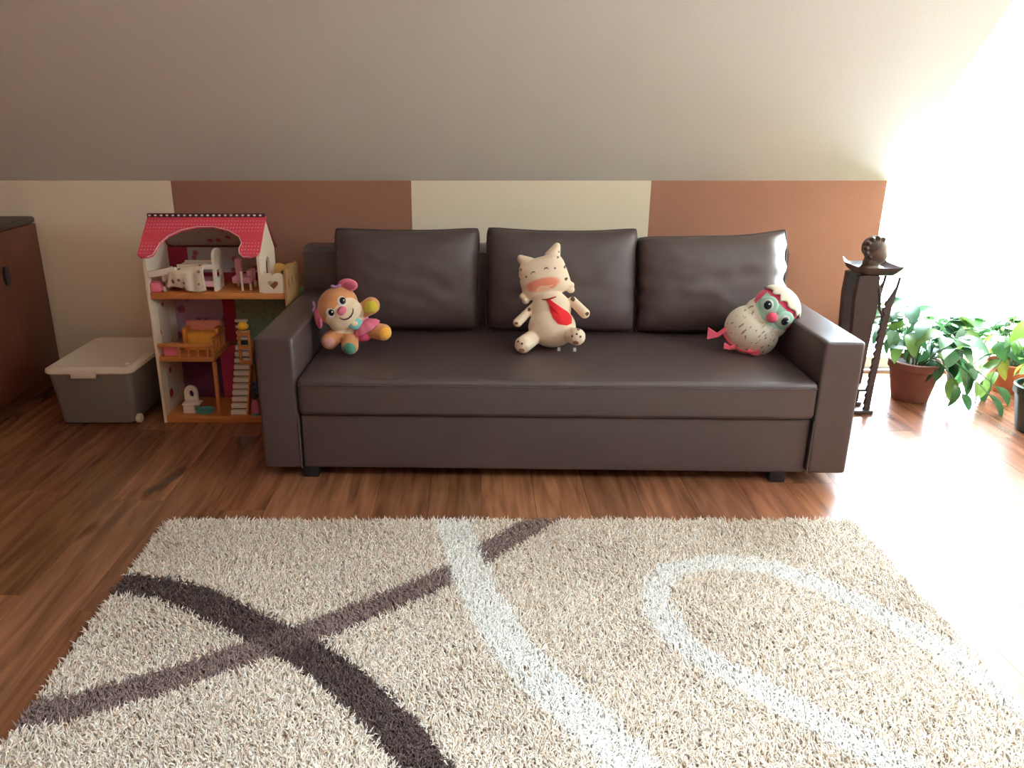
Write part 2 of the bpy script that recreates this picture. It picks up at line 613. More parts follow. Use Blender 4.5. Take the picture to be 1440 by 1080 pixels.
def soft_box(name, x0, x1, y0, y1, z0, z1, bev, m, parent, crown=0.0, sub=True, ang=50):
    """Upholstered block: bevelled box whose faces bulge a little."""
    bm = bmesh.new()
    bx(bm, x0, x1, y0, y1, z0, z1)
    bmesh.ops.subdivide_edges(bm, edges=bm.edges, cuts=7, use_grid_fill=True)
    cx, cy, cz = (x0 + x1) / 2, (y0 + y1) / 2, (z0 + z1) / 2
    hx, hy, hz = (x1 - x0) / 2, (y1 - y0) / 2, (z1 - z0) / 2
    for v in bm.verts:
        u = Vector(((v.co.x - cx) / hx, (v.co.y - cy) / hy, (v.co.z - cz) / hz))
        if abs(u.z) > .999:
            v.co.z += math.copysign(crown * (1 - u.x ** 2) * (1 - u.y ** 2), u.z)
        if abs(u.y) > .999:
            v.co.y += math.copysign(crown * .5 * (1 - u.x ** 2) * (1 - u.z ** 2), u.y)
    sharp = [e for e in bm.edges if len(e.link_faces) == 2 and e.calc_face_angle() > .9]
    bmesh.ops.bevel(bm, geom=sharp, offset=bev, segments=4, profile=.5, affect='EDGES')
    return finish(name, bm, m, parent, ang=ang)


soft_box('base_panel', -.952, .952, -.497, .48, .045, .262, .008, M_SOFA, SOFA)
soft_box('seat', -.953, .953, -.525, .32, .266, .413, .022, M_SOFA, SOFA, .010)
soft_box('armrest', -1.10, -.957, -.515, .49, .05, .565, .012, M_SOFA, SOFA, .003)
soft_box('armrest', .957, 1.10, -.515, .49, .05, .565, .012, M_SOFA, SOFA, .003)
# backrest leans back
bm = bmesh.new()
plate(bm, [[(.30, .27), (.33, .735), (.36, .755), (.49, .755), (.515, .735), (.515, .06), (.30, .06)]], 1.904, axes((-.952, 0, 0), (0, 1, 0), (0, 0, 1), (1, 0, 0)))
finish('backrest', bm, M_SOFA, SOFA)
for sx in (-1, 1):
    bm = bmesh.new()
    plate(bm, [[(.33, .568), (.34, .735), (.36, .755), (.475, .755), (.49, .735), (.49, .568)]], .146, axes((-1.10 if sx < 0 else .954, 0, 0), (0, 1, 0), (0, 0, 1), (1, 0, 0)))
    finish('backrest_wing', bm, M_SOFA, SOFA)
for x in (-.93, .86):
    for y in (-.46, .42):
        box('leg', (x - .03, x + .03, y - .03, y + .03, 0, .05), M_DARK, SOFA, bev=.004)
# seams along the front of the armrests and seat
for x in (-.956, .956):
    bm = bmesh.new()
    tube(bm, [(x, -.513, .05), (x, -.516, .262)], .003, 6)
    finish('seam', bm, M_CUSH, SOFA)
bm = bmesh.new()
tube(bm, [(-.948, -.526, .39), (0, -.531, .39), (.948, -.526, .39)], .0025, 6)
finish('piping', bm, M_CUSH, SOFA)


def cushion(label, cx, cy, z0, w, h, th, lean, roll, seed, tl=0.0, tr=0.0, bulge=1.0, wrinkle=0.004, soft=0.0):
    """Back cushion: closed pillow with pulled corners; tl / tr lift the top corners."""
    nu, nv = 36, 30
    bm = bmesh.new()
    grid = {}
    for side in (0, 1):
        for i in range(nu + 1):
            for j in range(nv + 1):
                u, v = -1 + 2 * i / nu, -1 + 2 * j / nv
                edge = i in (0, nu) or j in (0, nv)
                if side == 1 and edge:
                    grid[1, i, j] = grid[0, i, j]
                    continue
                # outline: straight with slightly pinched sides, full corners
                px = u * w / 2 * (1 - .018 * (1 - v * v) * abs(u))
                pz = v * h / 2 * (1 - .02 * (1 - u * u) * abs(v))
                if v > 0:
                    pz += v * v * (tl * max(0, -u) ** 3 + tr * max(0, u) ** 3)
                px, pz = px * (1 - .035 * abs(u * v) ** 7), pz * (1 - .045 * abs(u * v) ** 7)
                fu, fv = max(0, 1 - abs(u) ** (3.2 if u < 0 or not soft else 3.2 - soft)), max(0, 1 - abs(v) ** 3.2)
                t = th / 2 * fv ** .36 * (math.sin(PI / 2 * min(1, (1 - u) / .36)) if soft and u > 0 else fu ** .36) * bulge
                q = Vector((u * 3 + seed * 7, v * 3, side * 5))
                t += noise.noise(q * 1.3) * .006 * (fu * fv) ** .5
                near = (1 - min(1, (1 - abs(u)) / (.34 if soft and u > 0 else .22)))
                t += wrinkle * near * math.sin(v * 17 + u * 5 + noise.noise(q * 2.5) * 3) * (fu * fv) ** .3
                px += wrinkle * .5 * near * math.sin(v * 15 + seed) * (1 - v * v)
                grid[side, i, j] = bm.verts.new((px, -t if side == 0 else t * .55, pz + h / 2))
    for side in (0, 1):
        for i in range(nu):
            for j in range(nv):
                try:
                    bm.faces.new((grid[side, i, j], grid[side, i + 1, j], grid[side, i + 1, j + 1], grid[side, i, j + 1]))
                except ValueError:
                    pass
    c = finish('back_cushion', bm, M_CUSH, None, ang=180)
    c.location = (cx, cy, z0)
    c.rotation_euler = (R(-lean), R(roll), R(-1.5))
    tag(c, label, 'cushion', 'sofa back cushions')
    # sewn edge
    sb = bmesh.new()
    ring = []
    for i in range(nu + 1):
        ring.append((i, 0))
    for j in range(1, nv + 1):
        ring.append((nu, j))
    for i in range(nu - 1, -1, -1):
        ring.append((i, nv))
    for j in range(nv - 1, 0, -1):
        ring.append((0, j))
    me = c.data
    pts = []
    for i, j in ring:
        u, v = -1 + 2 * i / nu, -1 + 2 * j / nv
        px = u * w / 2 * (1 - .018 * (1 - v * v) * abs(u))
        pz = v * h / 2 * (1 - .02 * (1 - u * u) * abs(v))
        if v > 0:
            pz += v * v * (tl * max(0, -u) ** 3 + tr * max(0, u) ** 3)
        px, pz = px * (1 - .035 * abs(u * v) ** 7), pz * (1 - .045 * abs(u * v) ** 7)
        pts.append((px, 0, pz + h / 2))
    pts.append(pts[0])
    tube(sb, pts, .0035, 6, cap=False)
    finish('piping', sb, M_SOFA, c)
    return c


cushion('brown back cushion behind the pink and tan plush puppy', -.293, 3.435, .416, .645, .445, .20, 13, 0, 1, .012, .014)
cushion('brown back cushion behind the spotted plush cat with red tie', .385, 3.415, .416, .665, .445, .20, 13, .4, 2, .016, .018)
cushion('wrinkled brown back cushion behind the plush bird, beside the window end', 1.045, 3.400, .416, .66, .425, .23, 13, -1.2, 3, .0, .028, 1.0, .013, 1.2)

# ------------------------------------------------------------------ plush puppy
PLUSH_FUR = mat_attr('plush_fur', .95, .5, 420, sheen=.3, spec=.1)
M_EYEW = mat('toy_eye_white', (240, 240, 238), .35)
M_EYEB = mat('toy_eye_black', (18, 18, 20), .2)
M_PINK = mat('pink_plush', (222, 122, 150), .9, .15, bump=.4, bscale=420)
M_HOT = mat('rose_plush', (226, 96, 140), .9, .15, bump=.4, bscale=420)
M_LILAC = mat('lilac_ribbon', (178, 130, 178), .7)
M_TEAL = mat('teal_plush', (120, 200, 200), .8)
M_CREAM = mat('cream_plush', (238, 222, 190), .9)


def disc(bm, c, r, n, th=.004, M=None):
    """Low dome lying on a surface: centre c, radii r (x, z), facing direction n."""
    n = Vector(n).normalized()
    rot = n.to_track_quat('Z', 'Y').to_matrix()
    return ell(bm, c, (r[0], r[1], th), rot, 3)


def limb(bm, pts, rads):
    for (p, r), (q, s) in zip(zip(pts[:-1], rads[:-1]), zip(pts[1:], rads[1:])):
        for k in range(7):
            t = k / 6
            ell(bm, [p[i] + (q[i] - p[i]) * t for i in range(3)], [r + (s - r) * t] * 3, sub=2)


def on_front(o, zx, zy, fn, lift=.001):
    """Point on the front skin of mesh o under the picture position (local coordinates)."""
    base_ = fn(zx, zy, -.4)
    ok, loc, nor, _ = o.ray_cast(base_, Vector((0, 1, 0)))
    if ok:
        return loc + nor * lift, nor
    return fn(zx, zy, -.06), Vector((0, -1, 0))


pup = thing('plush_puppy', 'pink and tan plush puppy toy with floppy ears at the left sofa arm', 'plush toy', (-.497, 3.13, .424), R(9))
K = .000378


def pz(zx, zy, y=0.0):
    return Vector(((zx - 560) * K, y, (950 - zy) * K))


head_c = pz(440, 475, -.005)
# head local frame: tilt about the view axis
ht = R(42)
hx = Vector((math.cos(ht), 0, math.sin(ht)))       # towards the toy's left eye
hz = Vector((-math.sin(ht), 0, math.cos(ht)))
hy = Vector((0, -1, 0))
bm = bmesh.new()
HR = Matrix((hx, -hy, hz)).transposed()
ell(bm, head_c, (.086, .072, .078), HR)
muz = head_c + hx * .0 - hz * .038 - Vector((0, .034, 0))
ell(bm, muz, (.078, .046, .046), HR)
body_c = pz(610, 690, .01)
ell(bm, body_c, (.062, .055, .062))
limb(bm, [pz(660, 560, .0), pz(790, 465, -.03)], [.030, .036])
limb(bm, [pz(470, 740, -.01), pz(335, 830, -.035)], [.030, .036])
limb(bm, [pz(720, 730, -.01), pz(900, 745, -.055)], [.034, .036])
limb(bm, [pz(560, 790, -.01), pz(545, 865, -.075)], [.036, .036])


def pup_col(co):
    d = co - head_c
    lx, lz = d.dot(hx), d.dot(hz)
    if d.length < .125 and co.y < head_c.y - .02 and (co - (muz + Vector((0, 0, -.0)))).length < .076 and lz < .004 - abs(lx) * .12 + .012:
        return (240, 222, 190)
    for c, rr, rgb in ((pz(785, 470, -.065), .030, (212, 196, 70)), (pz(530, 890, -.115), .033, (90, 160, 135)), (pz(945, 755, -.085), .032, (240, 176, 70)), (pz(330, 835, -.07), .027, (220, 160, 150))):
        if (co - c).length < rr:
            return rgb
    if (co - body_c).length < .068 and co.z > body_c.z - .02:
        return (240, 190, 200)
    return (214, 150, 100)


remesh('body', bm, .0045, PLUSH_FUR, pup, pup_col, 4)
bpy.context.view_layer.update()
pupb = [c for c in pup.children if c.name.startswith('body')][0]
for zx, zy in ((368, 500), (494, 380)):
    p, nn = on_front(pupb, zx, zy, pz, -.001)
    bm = bmesh.new()
    disc(bm, p + Vector((-.003, .0, -.002)), (.018, .021), nn, .005)
    e = finish('eye', bm, M_EYEW, pup)
    bm = bmesh.new()
    p = p - Vector((0, .003, 0))
    disc(bm, p + Vector((.001, 0, .001)), (.0125, .0145), nn, .006)
    finish('pupil', bm, M_EYEB, e)
    bm = bmesh.new()
    ell(bm, p + Vector((.005, -.007, .005)), (.003, .002, .003), sub=2)
    finish('glint', bm, M_EYEW, e)
bm = bmesh.new()
p, nn = on_front(pupb, 482, 482, pz, .004)
ell(bm, p, (.020, .014, .016), HR)
finish('nose', bm, M_PINK, pup)
bm = bmesh.new()
mp_ = [on_front(pupb, zx, zy, pz, .0005)[0] for zx, zy in ((452, 548), (475, 562), (505, 570), (540, 562), (572, 538), (592, 505), (598, 472), (594, 455))]
tube(bm, mp_, [.001, .0022, .003, .0034, .0034, .003, .0022, .001], 8)
finish('mouth', bm, mat('toy_mouth', (70, 30, 30), .6), pup)
for a0, a1, rr, tw in ((pz(490, 250, .0), pz(600, 245, -.02), .030, .2), (pz(215, 520, .0), pz(240, 640, -.025), .030, -.3)):
    bm = bmesh.new()
    mid_ = (a0 + a1) / 2
    d = (a1 - a0)
    rot = d.to_track_quat('X', 'Z').to_matrix()
    ell(bm, mid_ + d * .1, (.043, .014, .026), rot)
    ea = finish('ear', bm, M_PINK, pup)
    bm = bmesh.new()
    ell(bm, mid_ + d * .2 + Vector((0, -.010, 0)), (.029, .007, .017), rot)
    finish('ear_lining', bm, mat('ear_lining', (186, 92, 120), .9), ea)
for zx, zy in ((185, 455), (430, 245)):
    bm = bmesh.new()
    c = pz(zx, zy, -.02)
    o_ = (c - head_c).normalized()
    t_ = Vector((-o_.z, 0, o_.x))
    c = c - o_ * .006
    for sg in (-1, 1):
        ell(bm, c + t_ * (.011 * sg) + o_ * .004, (.011, .006, .008), (t_ * sg + o_ * .4).to_track_quat('X', 'Y').to_matrix(), 2)
    ell(bm, c, (.006, .008, .006), sub=2)
    finish('bow', bm, M_LILAC, pup)
# dress: ruffled skirt band and seat
bm = bmesh.new()
n = 40
ax = (pz(855, 605) - pz(600, 745)).normalized()
sk_c = pz(715, 690, -.035)
up_ = Vector((-ax.z, 0, ax.x))
rows = []
for j, (rr, h_) in enumerate(((.028, .022), (.050, .004), (.058, -.012), (.052, -.016))):
    row = []
    for i in range(n):
        t = 2 * PI * i / n
        w_ = 1 + .06 * math.sin(t * 9)
        row.append(bm.verts.new(sk_c + ax * (rr * 1.05 * w_ * math.cos(t)) + Vector((0, 1, 0)) * (rr * .8 * w_ * math.sin(t)) + up_ * h_))
    rows.append(row)
for r0, r1 in zip(rows[:-1], rows[1:]):
    for i in range(n):
        bm.faces.new((r0[i], r0[(i + 1) % n], r1[(i + 1) % n], r1[i]))
bm.faces.new(rows[0])
bm.faces.new(rows[-1])
finish('skirt', bm, M_PINK, pup, ang=60)
bm = bmesh.new()
ell(bm, pz(700, 790, -.02), (.032, .04, .028), sub=3)
finish('pants', bm, M_HOT, pup)
bm = bmesh.new()
disc(bm, pz(612, 640, -.052), (.030, .024), (.1, -1, .3), .012)
md_ = finish('chest_button', bm, M_TEAL, pup)
bm = bmesh.new()
disc(bm, pz(605, 632, -.062), (.014, .011), (.1, -1, .3), .006)
finish('button_heart', bm, M_CREAM, md_)

# ------------------------------------------------------------------ plush cat
cat = thing('plush_cat', 'cream spotted plush cat with closed eyes, rosy muzzle and red tie on the middle seat', 'plush toy', (.302, 3.13, .424), R(-5.5))
K2 = .000470


def cz(zx, zy, y=0.0):
    # the toy leans back against the cushion: higher points lie further back
    z = (980 - zy) * K2
    return Vector(((zx - 480) * K2, y + z * .28, z))


bm = bmesh.new()
# head: rounded block, tilted
tilt_ = R(17)
HM = Matrix.Rotation(-tilt_, 3, 'Y')
hc = cz(435, 385, .0)
t_ = bmesh.new()
bmesh.ops.create_icosphere(t_, subdivisions=5, radius=1)
for v in t_.verts:
    q = v.co
    rho = math.hypot(q.x, q.z)
    if rho > 1e-6:
        k_ = rho / (abs(q.x) ** 4.2 + abs(q.z) ** 4.2) ** (1 / 4.2)
        q = Vector((q.x * k_, q.y, q.z * k_))
    v.co = hc + HM @ Vector((q.x * .099 * (1 - .06 * q.z), q.y * .062, q.z * .083))
add(bm, t_)
for (zx, zy, r1) in ((232, 235, .020), (540, 130, .020)):
    p = cz(zx, zy, .0)
    q = p + (hc - p) * .35
    limb(bm, [q, p], [.034, r1 * .8])
for (zx, zy) in ((285, 590), (262, 555), (672, 490), (668, 452)):
    ell(bm, cz(zx, zy, .01), (.017, .02, .015), sub=2)
bc = cz(520, 800, .0)
ell(bm, bc, (.098, .075, .085))
ell(bm, cz(505, 660, .005), (.083, .060, .082))
limb(bm, [cz(350, 640, 0), cz(222, 755, -.03)], [.018, .020])
limb(bm, [cz(690, 580, 0), cz(795, 665, -.03)], [.020, .022])
limb(bm, [cz(360, 880, -.02), cz(280, 905, -.085)], [.034, .036])
limb(bm, [cz(680, 850, -.02), cz(730, 830, -.085)], [.034, .036])
CAT_SPOTS = [(372, 198, 9), (550, 205, 7), (597, 205, 11), (558, 168, 6), (615, 285, 11), (238, 315, 7), (222, 285, 6), (210, 335, 11), (285, 368, 7), (528, 286, 7), (628, 385, 12), (690, 555, 17), (318, 648, 13), (215, 752, 11), (815, 660, 14), (740, 752, 13), (222, 405, 12)]
PADS = [(238, 866, 7), (272, 878, 7), (690, 810, 7), (727, 790, 7), (758, 810, 7)]


def cat_col(co):
    z = co.z / K2
    zx, zy = co.x / K2 + 480, 980 - z
    if co.y < .035 + co.z * .28:
        for a, c, r in CAT_SPOTS:
            if (zx - a) ** 2 + ((zy - c) * 1.0) ** 2 < (r * 1.15) ** 2:
                return (96, 66, 54)
        dx, dy = zx - 430, zy - 428
        lx, ly = dx * .96 - dy * .28 * -1 * -1, dx * .26 + dy * .96
        if hc.y - co.y > .01 and zy < 530:
            e = (lx / 150) ** 2 + ((ly - 0) / (62)) ** 2
            w_ = max(0, min(1, (1.15 - e) / .5))
            nose_ = ((zx - 440) / 70) ** 2 + ((zy - 480) / 45) ** 2
            tgt = (238, 150, 122) if nose_ > 1 else (240, 196, 160)
            return tuple(int(b_ + (t_ - b_) * w_) for b_, t_ in zip((242, 224, 198), tgt))
    return (242, 224, 198)


remesh('body', bm, .0034, mat_attr('plush_cat_fabric', .9, .15, 500, sheen=.2, spec=.15), cat, cat_col, 5)
M_SPOT = mat('spot_brown', (104, 68, 56), .9)


bpy.context.view_layer.update()
catb = [c for c in cat.children if c.name.startswith('body')][0]
for zx, zy, r in PADS:
    p, nn = on_front(catb, zx, zy, cz)
    bm = bmesh.new()
    disc(bm, p, (r * K2 * 1.25, r * K2 * 1.4), nn, .002)
    finish('toe_pad', bm, M_SPOT, cat)
for zx, zy in ((270, 935), (722, 862)):
    p, nn = on_front(catb, zx, zy, cz)
    bm = bmesh.new()
    disc(bm, p, (.0115, .0095), nn, .002)
    finish('paw_pad', bm, mat('paw_brown', (170, 116, 92), .9), cat)
for pts in (((328, 340), (336, 325), (350, 318), (362, 326)), ((437, 297), (448, 285), (462, 283), (474, 292))):
    bm = bmesh.new()
    tube(bm, [on_front(catb, a_, c_, cz, .0005)[0] for a_, c_ in pts], [.0012, .002, .002, .0012], 6)
    finish('closed_eye', bm, mat('eye_thread', (70, 48, 42), .8), cat)
bm = bmesh.new()
tube(bm, [on_front(catb, a_, c_, cz, .0005)[0] for a_, c_ in ((390, 470), (405, 448), (440, 440), (480, 440), (515, 432))], .0022, 6)
finish('mouth_line', bm, mat('mouth_thread', (246, 206, 176), .9), cat)
# tie
bm = bmesh.new()
outline = [(458, 548), (500, 552), (560, 590), (640, 650), (680, 700), (684, 742), (640, 752), (570, 735), (525, 690), (500, 640), (488, 590)]
cen = [on_front(catb, 590, 690, cz, .006)[0]]
rim = []
for i in range(len(outline)):
    a_, c_ = outline[i], outline[(i + 1) % len(outline)]
    for t in (0, .5):
        rim.append(on_front(catb, a_[0] + (c_[0] - a_[0]) * t, a_[1] + (c_[1] - a_[1]) * t, cz, .003)[0])
inner = [on_front(catb, 590 + (p_[0] / K2 + 480 - 590) * .55, 690 + (980 - p_[2] / K2 - 690) * .55, cz, .006)[0] for p_ in rim]
vo = [bm.verts.new(p_) for p_ in rim]
vi = [bm.verts.new(p_) for p_ in inner]
vb = [bm.verts.new(Vector(p_) + Vector((0, .006, 0))) for p_ in rim]
vc = bm.verts.new(cen[0])
n = len(vo)
for i in range(n):
    j = (i + 1) % n
    bm.faces.new((vo[i], vo[j], vi[j], vi[i]))
    bm.faces.new((vi[i], vi[j], vc))
    bm.faces.new((vb[i], vb[j], vo[j], vo[i]))
finish('tie', bm, mat('red_felt', (206, 40, 46), .85, .2), cat, ang=60)
bm = bmesh.new()
tube(bm, [on_front(catb, a_, c_, cz, .003)[0] for a_, c_ in ((430, 552), (470, 550), (505, 540), (545, 528))], [.002, .004, .004, .002], 6)
finish('collar', bm, mat('collar_red', (150, 40, 44), .85), cat)
for zx, zy in ((585, 985), (720, 985)):
    box('care_tag', ((zx - 480) * K2 - .006, (zx - 480) * K2 + .006, -.034, -.032, .0, .016), mat('tag_white', (225, 228, 232), .4), cat)

# ------------------------------------------------------------------ plush bird
bird = thing('plush_bird', 'white plush bird with pink feet and eggshell cap leaning on the right sofa arm', 'plush toy', (1.150, 3.12, .424), R(-18))
K3 = .000378


def bz(zx, zy, y=0.0):
    z = (905 - zy) * K3
    return Vector(((zx - 700) * K3, y + z * .15, z))


ax = (bz(985, 295) - bz(600, 745)).normalized()
side = Vector((0, -1, 0)).cross(ax).normalized()
fwd = ax.cross(side).normalized()
if fwd.y > 0:
    fwd = -fwd
side = ax.cross(fwd).normalized()
if side.x < 0:
    side = -side
o0 = bz(645, 715, .0)
BM_ = axes(o0, side, fwd, ax)


def bp_(x, f, h):
    return BM_ @ Vector((x, f, h))


bm = bmesh.new()
# body (egg) and head blob in the bird's own frame: x right, y front, z along the neck
ell(bm, (0, 0, .0), (.112, .095, .100), sub=4)
ell(bm, (.0, .0, .075), (.094, .080, .075), sub=4)
ell(bm, (.0, .0, .125), (.092, .080, .080), sub=4)
bm.transform(BM_)
BI = BM_.inverted()


def bird_col(co):
    l = BI @ co
    lim = .095 - .03 * max(0, l.y) / .08
    if l.z < lim + .012 * abs(l.x) / .1 or l.y < -.02 and l.z < .07:
        sp = noise.noise(Vector((l.x * 130, l.z * 60, l.y * 60)))
        return (238, 229, 210) if sp < .45 else (150, 135, 118)
    if abs(l.x) < .078 and l.y > .0 and l.z < .152:
        return (170, 210, 194)
    return (222, 70, 108)


remesh('body', bm, .0036, PLUSH_FUR, bird, bird_col, 5)
bpy.context.view_layer.update()
birdb = [c for c in bird.children if c.name.startswith('body')][0]


def on_bird(x, h, lift=0.0):
    ok, loc, nor, _ = birdb.ray_cast(bp_(x, .4, h), (bp_(x, 0, h) - bp_(x, .4, h)).normalized())
    return (loc + nor * lift, nor) if ok else (bp_(x, .08, h), fwd)


for sx in (-1, 1):
    p, nn = on_bird(sx * .041, .120)
    bm = bmesh.new()
    disc(bm, p, (.038, .038), nn, .010)
    ring_ = finish('eye_patch', bm, mat('mint_plush', (178, 218, 200), .9), bird)
    bm = bmesh.new()
    disc(bm, p + nn * .008, (.021, .024), nn, .006)
    finish('eye_rim', bm, mat('eye_rim', (214, 226, 216), .6), ring_)
    bm = bmesh.new()
    disc(bm, p + nn * .012, (.0155, .018), nn, .007)
    finish('pupil', bm, mat('toy_eye_dark', (26, 38, 46), .12), ring_)
    bm = bmesh.new()
    ell(bm, p + nn * .019 + ax * .007 + side * .003, (.0035, .0025, .0035), sub=2)
    finish('glint', bm, M_EYEW, ring_)
bm = bmesh.new()
p, nn = on_bird(0, .094)
ell(bm, p + nn * .010, (.022, .020, .021))
finish('beak', bm, mat('beak_pink', (224, 84, 110), .8), bird)
# eggshell cap with zigzag rim
bm = bmesh.new()
nseg, nr = 48, 10
rows = []
for j in range(nr + 1):
    t = j / nr
    row = []
    for i in range(nseg):
        a = 2 * PI * i / nseg
        lo_ = .160 + .014 * abs(((i / 4) % 1) * 2 - 1) + .004 * math.sin(i * 2.1) + .004 * math.sin(a)
        th_ = t * PI / 2
        h_ = lo_ + (.219 - lo_) * math.sin(th_)
        # section of the head ellipsoid grown a little
        q = max(0, 1 - ((h_ - .125) / .0945) ** 2)
        r_ = math.sqrt(q)
        if j == nr:
            r_ = .02
        row.append(bm.verts.new(bp_(.101 * r_ * math.cos(a), .089 * r_ * math.sin(a), h_)))
    rows.append(row)
for r0, r1 in zip(rows[:-1], rows[1:]):
    for i in range(nseg):
        bm.faces.new((r0[i], r0[(i + 1) % nseg], r1[(i + 1) % nseg], r1[i]))
bm.faces.new(rows[-1])
cap = finish('eggshell_cap', bm, mat('cap_white', (232, 224, 206), .85, bump=.3, bscale=300), bird, ang=60)
so = cap.modifiers.new('thick', 'SOLIDIFY')
so.thickness = .004
M_FOOT = mat('foot_pink', (220, 92, 112), .85)
for (a_, c_, t_) in (((395, 690, -.03), (300, 755, -.05), (200, 735, -.06)), ((480, 860, -.06), (440, 862, -.075), (380, 850, -.085)), ((640, 885, -.07), (680, 890, -.085), (745, 885, -.095))):
    bm = bmesh.new()
    p0, p1, p2 = bz(*a_), bz(*c_), bz(*t_)
    for p in (p0, p1, p2):
        p.z = max(p.z, .006)
    tube(bm, [p0, p1], [.011, .009], 8)
    d = (p2 - p1).normalized()
    u_ = Vector((0, 0, 1)) if abs(d.z) < .9 else Vector((1, 0, 0))
    w_ = .024
    f = [bm.verts.new(p1 - d * .004 + Vector((0, s_ * .006, z_))) for s_ in (-1, 1) for z_ in (-.006, .006)]
    g = [bm.verts.new(p2 + Vector((0, s_ * .006, z_ - 0))) for s_ in (-1, 1) for z_ in (-w_ if p2.z > .03 else -.005, w_ if p2.z > .03 else .018)]
    for q in ((f[0], f[1], f[3], f[2]), (g[0], g[1], g[3], g[2]), (f[0], f[1], g[1], g[0]), (f[2], f[3], g[3], g[2]), (f[0], f[2], g[2], g[0]), (f[1], f[3], g[3], g[1])):
        bm.faces.new(q)
    finish('foot', bm, M_FOOT, bird)
bm = bmesh.new()
tube(bm, [bz(345, 720, -.03), bz(430, 820, -.05), bz(560, 890, -.06), bz(650, 893, -.07)], .005, 6)
finish('foot_strap', bm, M_FOOT, bird)

# ------------------------------------------------------------------ dollhouse
M_DW = mat('dollhouse_white', (235, 220, 196), .6)
M_DWOOD = mat('dollhouse_orange_wood', (196, 124, 66), .55, var=.15, scale=12, stretch=(1, 8, 8))
DH = thing('dollhouse', 'tall open wooden dollhouse with pink dotted roof and heart balcony beside the sofa', 'dollhouse', (-1.405, 3.375, 0))
YX = ((0, 1, 0), (0, 0, 1), (1, 0, 0))          # plate axes for boards that face sideways
XZ = ((1, 0, 0), (0, 0, 1), (0, 1, 0))          # plate axes for boards that face the room
DD = .27
gab = [(0, 0), (DD, 0), (DD, .755), (.145, .905), (.0, .755)]
bm = bmesh.new()
plate(bm, [gab], .012, axes((0, 0, 0), *YX))
finish('side_panel', bm, M_DW, DH, smooth=False)
bm = bmesh.new()
plate(bm, [[(0, .603), (DD, .603), (DD, .755), (.145, .905), (0, .755)], [(.10, .62), (.10, .70)] + [(.135 + .035 * math.cos(PI - PI * k / 8), .70 + .035 * math.sin(PI * k / 8)) for k in range(1, 8)] + [(.17, .70), (.17, .62)]], .012, axes((.485, 0, 0), *YX))
finish('gable_panel', bm, M_DW, DH, smooth=False)
box('floor_board', (.012, .62, .0, DD, .0, .03), M_DWOOD, DH, bev=.002)
box('floor_board', (.012, .255, .005, DD, .288, .311), M_DWOOD, DH, bev=.002)
box('floor_board', (.012, .594, .0, DD, .573, .600), M_DWOOD, DH, bev=.002)


def wallpaper(name, a, c, n=7.0):
    m = mat(name, a, .8, .2)
    nt = m.node_tree
    tc = nt.nodes['Texture Coordinate']
    v = nt.nodes.new('ShaderNodeTexVoronoi')
    v.inputs['Scale'].default_value = n
    r = nt.nodes.new('ShaderNodeValToRGB')
    r.color_ramp.elements[0].color = (*lin(c), 1)
    r.color_ramp.elements[1].color = (*lin(a), 1)
    r.color_ramp.elements[0].position, r.color_ramp.elements[1].position = .22, .3
    nt.links.new(tc.outputs['Object'], v.inputs[0])
    nt.links.new(v.outputs['Distance'], r.inputs[0])
    nt.links.new(r.outputs[0], nt.nodes['Principled BSDF'].inputs['Base Color'])
    return m


W_LIL = wallpaper('wallpaper_lilac', (178, 152, 172), (150, 84, 110), 14)
W_RED = mat('wallpaper_red', (150, 40, 58), .8, .2)
W_GRN = wallpaper('wallpaper_green', (128, 150, 122), (110, 134, 108), 30)
W_GRY = wallpaper('wallpaper_grey', (170, 160, 160), (160, 84, 96), 18)
W_PUR = mat('wallpaper_plum', (104, 54, 78), .8, .2, var=.2, scale=8)
W_TEA = wallpaper('wallpaper_teal', (92, 128, 140), (70, 84, 104), 26)
W_ROSE = mat('wallpaper_rose', (186, 66, 96), .8, .2, var=.1, scale=10)
W_OLV = mat('wallpaper_olive', (150, 128, 58), .8, .2, var=.25, scale=18)
yb = DD - .008


def paper(x0, x1, z0, z1, m, y=None):
    y = yb if y is None else y
    return box('wallpaper_panel', (x0, x1, y, y + .008, z0, z1), m, DH)


paper(.012, .10, .600, .755, W_RED)
paper(.10, .485, .640, .755, W_GRY)
paper(.10, .485, .600, .640, W_RED)
paper(.012, .235, .311, .573, W_LIL)
paper(.235, .295, .311, .573, W_RED)
paper(.295, .620, .311, .573, W_GRN)
paper(.012, .20, .03, .288, W_PUR)
paper(.20, .28, .03, .288, W_ROSE)
paper(.28, .36, .20, .311, W_TEA)
paper(.28, .36, .115, .20, W_OLV)
paper(.28, .36, .03, .115, W_TEA)
paper(.36, .62, .03, .311, W_PUR)
# window printed on the inside of the side panel
for z0, z1 in ((.34, .53), (.08, .25)):
    bm = bmesh.new()
    plate(bm, [[(.03, z0), (.15, z0), (.15, z1 - .03), (.12, z1), (.06, z1), (.03, z1 - .03)]], .002, axes((.0125, .03, 0), *YX))
    finish('printed_window', bm, wallpaper('printed_curtain', (216, 202, 188), (170, 60, 66), 12), DH, smooth=False)
